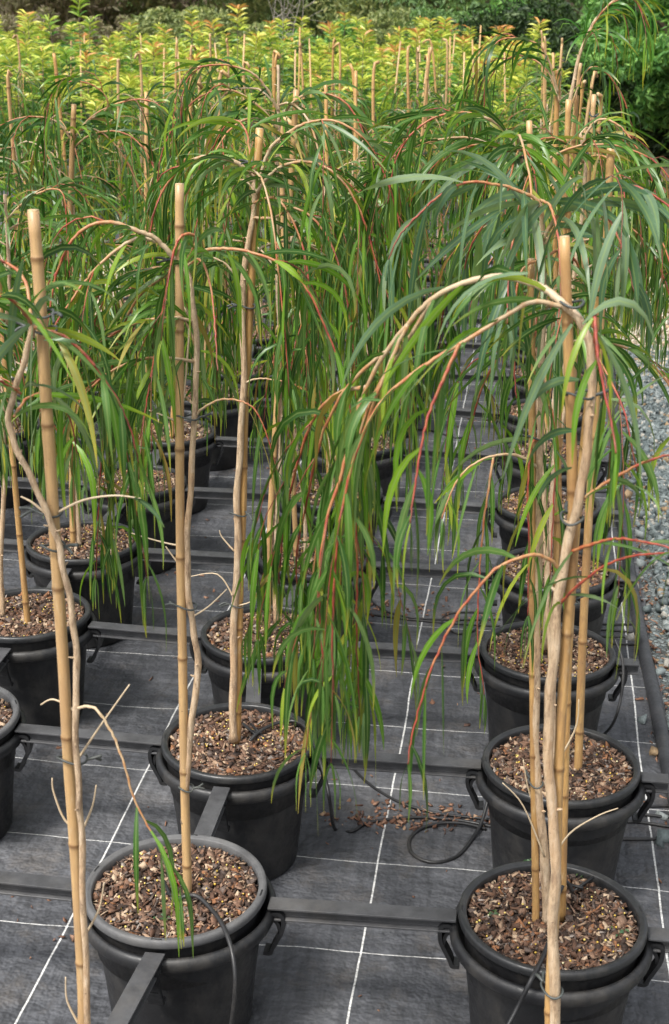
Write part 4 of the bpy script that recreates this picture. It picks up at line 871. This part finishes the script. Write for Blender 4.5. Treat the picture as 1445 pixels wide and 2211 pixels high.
# ---------------------------------------------------------------- trees behind
def crown_mesh(seed, n, rx, ry, z0, z1, leaf, mt, nc=60, hang=.4):
    g = np.random.default_rng(seed)
    u = g.normal(size=(nc, 3)); u /= np.linalg.norm(u, axis=1)[:, None]; rr = g.uniform(.45, 1, (nc, 1)) ** .6
    cc = u * rr * np.array([[rx, ry, (z1 - z0) / 2]]) + np.array([[0, 0, (z0 + z1) / 2]])
    cs = g.uniform(.12, .3, nc) * min(rx, (z1 - z0) / 2)
    idx = g.integers(0, nc, n); d = g.normal(size=(n, 3)); d /= np.linalg.norm(d, axis=1)[:, None]
    c = cc[idx] + d * (cs[idx] * g.uniform(.5, 1.05, n))[:, None] * np.array([[1.15, 1.15, .8]])
    c[:, 2] = np.maximum(c[:, 2], .05)
    s = g.uniform(.6, 1.3, n) * leaf; Rm = rotm(g, n)
    ax = Rm[:, :, 0]; ax[:, 2] -= hang; ax /= np.linalg.norm(ax, axis=1)[:, None]; by = np.cross(ax, Rm[:, :, 1]); by /= np.linalg.norm(by, axis=1)[:, None]
    s = s[:, None]; v = np.stack([c - ax * s, c + by * s * .28, c + ax * s, c - by * s * .28], 1).reshape(-1, 3)
    f = np.arange(4 * n).reshape(n, 4); return npmesh('foliage', v, f, mt), cc
def tree(name, loc, seed, n, rx, z0, z1, leaf, key, label, barkm='darkbark', nc=60, hang=.4, limbs=12, tr=.12, group=None):
    root = empty(name, loc); me, cc = crown_mesh(seed, n, rx, rx * .85, z0, z1, leaf, M[key], nc, hang)
    q = random.Random(seed); mb = MB(); th = z0 + (z1 - z0) * .35
    tp = spline([V(0, 0, -.1), V(q.uniform(-.2, .2), 0, th * .5), V(q.uniform(-.3, .3), q.uniform(-.2, .2), th)], 5); mb.tube(tp, [tr * (1 - .4 * i / len(tp)) for i in range(len(tp))], 10); mb.build('trunk', M[barkm], root)
    mb = MB()
    for k in range(limbs):
        e = Vector(cc[q.randrange(len(cc))]); b = tp[q.randrange(len(tp) // 2, len(tp))]
        m1 = b.lerp(e, .5) + V(q.uniform(-.2, .2), q.uniform(-.2, .2), .25); p_ = spline([b, m1, e], 5); mb.tube(p_, [tr * .45 * (1 - .8 * i / len(p_)) + .006 for i in range(len(p_))], 6)
    mb.build('limbs', M[barkm], root); link('crown', me, root); tag(root, label, 'tree' if z1 > 2.6 else 'bush', group); return root
# x from the pixel it is seen at, at distance Y
def gx(pxl, Y): return W(pxl, 60, Y).x
BK = [('gum_tree', -40, 40, 4.2, .6, 8, 'brown', 'greyish twiggy tree at the far upper left corner'),
      ('gum_tree', 170, 42, 4.0, .8, 9, 'brown', 'brownish tree with fine grey twigs behind the tallest shrub'),
      ('gum_tree', 380, 44, 4.4, .6, 9, 'olive', 'olive tree behind the pair of rounded bushes, left of centre'),
      ('gum_tree', 640, 50, 4.4, 1.2, 10, 'dark', 'dark tree behind the bare white branches'),
      ('gum_tree', 770, 52, 4.2, 1.7, 10, 'dark', 'dark shaded tree right of the bare white branches'),
      ('gum_tree', 930, 44, 4.4, .7, 9, 'olive', 'olive tree at the top right of centre'),
      ('gum_tree', 1090, 42, 4.2, .5, 9, 'dark', 'dark green tree at the back of the right column'),
      ('gum_tree', 1290, 40, 4.4, .4, 9, 'dark', 'tall dark tree behind the leader of the tallest weeping tree')]
for k, X in enumerate((-60, 90, 240, 390, 530, 680, 830, 980, 1130, 1280, 1430)):
    BK.append(('gum_tree', X, 58 + (k % 3) * 3, 5.2, -1.0, 9, ('olive', 'dark')[k % 2], 'tree in the unbroken dark belt behind all the others'))
for k, (nm, X, Y, rx, z0, z1, key, lab) in enumerate(BK):
    tree(nm, (gx(X, Y), Y, 0), 500 + k, 26000, rx, z0 - .9, z1, .11, key, lab, 'dead' if key == 'brown' else 'darkbark', 90, .4, 16, .2, 'trees of the dark belt' if k > 7 else None)
BS = [(60, 31, 1.7, 2.0, 'brown', 'brown-grey low bush behind the shrubs at the left edge'), (230, 33, 1.7, 1.7, 'brown', 'dull brown bush left of the two rounded olive bushes'),
      (375, 31, 1.25, 2.05, 'olive', 'left one of two rounded olive bushes behind the shrubs'), (480, 30, 1.2, 1.85, 'olive', 'right one of two rounded olive bushes behind the shrubs'),
      (620, 34, 1.0, 1.7, 'bright', 'small green bush below the bare white branches'), (745, 31, .55, 1.75, 'bright', 'small rounded green bush under the dark gap'),
      (850, 33, 1.5, 2.1, 'olive', 'broad olive bush right of the dark gap'), (985, 32, 1.4, 2.1, 'dark', 'dark bush between the broad olive bush and the right column'),
      (1090, 29, 1.3, 2.2, 'bright', 'fresh green bush behind the tallest weeping tree')]
for k, (X, Y, rx, z1, key, lab) in enumerate(BS):
    tree('rounded_bush', (gx(X, Y), Y, 0), 600 + k, 16000, rx, .1, z1, .06, key, lab, 'darkbark', 70, .2, 8, .05)
# nearer, on the right
tree('leafy_tree', (3.35, 19.8, 0), 701, 46000, 1.6, .25, 4.6, .085, 'bright', 'big green leafy tree at the upper right edge, closest of the trees behind', 'darkbark', 110, .5, 14, .14)
tree('leafy_tree', (2.1, 22.5, 0), 702, 42000, 1.5, .1, 4.2, .08, 'bright', 'mid-green leafy tree behind the right column, left of the big green one', 'darkbark', 100, .5, 14, .14)
tree('rounded_bush', (2.75, 18.6, 0), 703, 22000, .8, .05, 1.35, .06, 'deep', 'dark low bush at the foot of the big green tree', 'darkbark', 60, .3, 8, .05)
tree('leafy_tree', (6.0, 24, 0), 704, 30000, 2.2, .2, 5, .1, 'deep', 'dark tree at the far right beyond the big green one', 'darkbark', 90, .5, 12, .14)
tree('rounded_bush', (gx(1180, 27), 27, 0), 705, 20000, 1.7, -.3, 2.3, .07, 'deep', 'dark bush behind the stakes of the gravel-side column', 'darkbark', 70, .3, 8, .05)
tree('rounded_bush', (gx(1330, 25), 25, 0), 706, 20000, 1.5, -.3, 2.1, .07, 'deep', 'dark bush showing through under the tallest leader', 'darkbark', 70, .3, 8, .05)
tree('rounded_bush', (gx(1440, 23), 23, 0), 707, 20000, 1.2, -.3, 1.9, .07, 'deep', 'dark bush at the right edge behind the bare ground', 'darkbark', 70, .3, 8, .05)
# bare white branches
root = empty('dead_tree', W(600, 60, 27).xy.to_3d()); q = random.Random(77)
for k in range(5):
    e0 = V(q.uniform(-.5, .5), q.uniform(-.3, .3), 0); mb = MB()
    p_ = spline([V(e0.x * .2, e0.y * .2, 0), V(e0.x * .7, e0.y, .9), V(e0.x * 1.3 + q.uniform(-.15, .15), e0.y, 1.7), V(e0.x * 1.9, e0.y, 2.7)], 6); mb.tube(p_, [.015 * (1 - .8 * i / len(p_)) for i in range(len(p_))], 6)
    for t in range(8):
        b = p_[q.randrange(6, len(p_) - 2)]; mb.tube(spline([b, b + V(q.uniform(-.25, .25), 0, .2), b + V(q.uniform(-.5, .5), 0, q.uniform(.1, .6))], 3), [.006 * (1 - .1 * i) for i in range(7)], 5)
    mb.build('bare_branch', M['dead'], root)
tag(root, 'bare white-branched dead tree standing before the dark trees left of centre', 'dead tree')
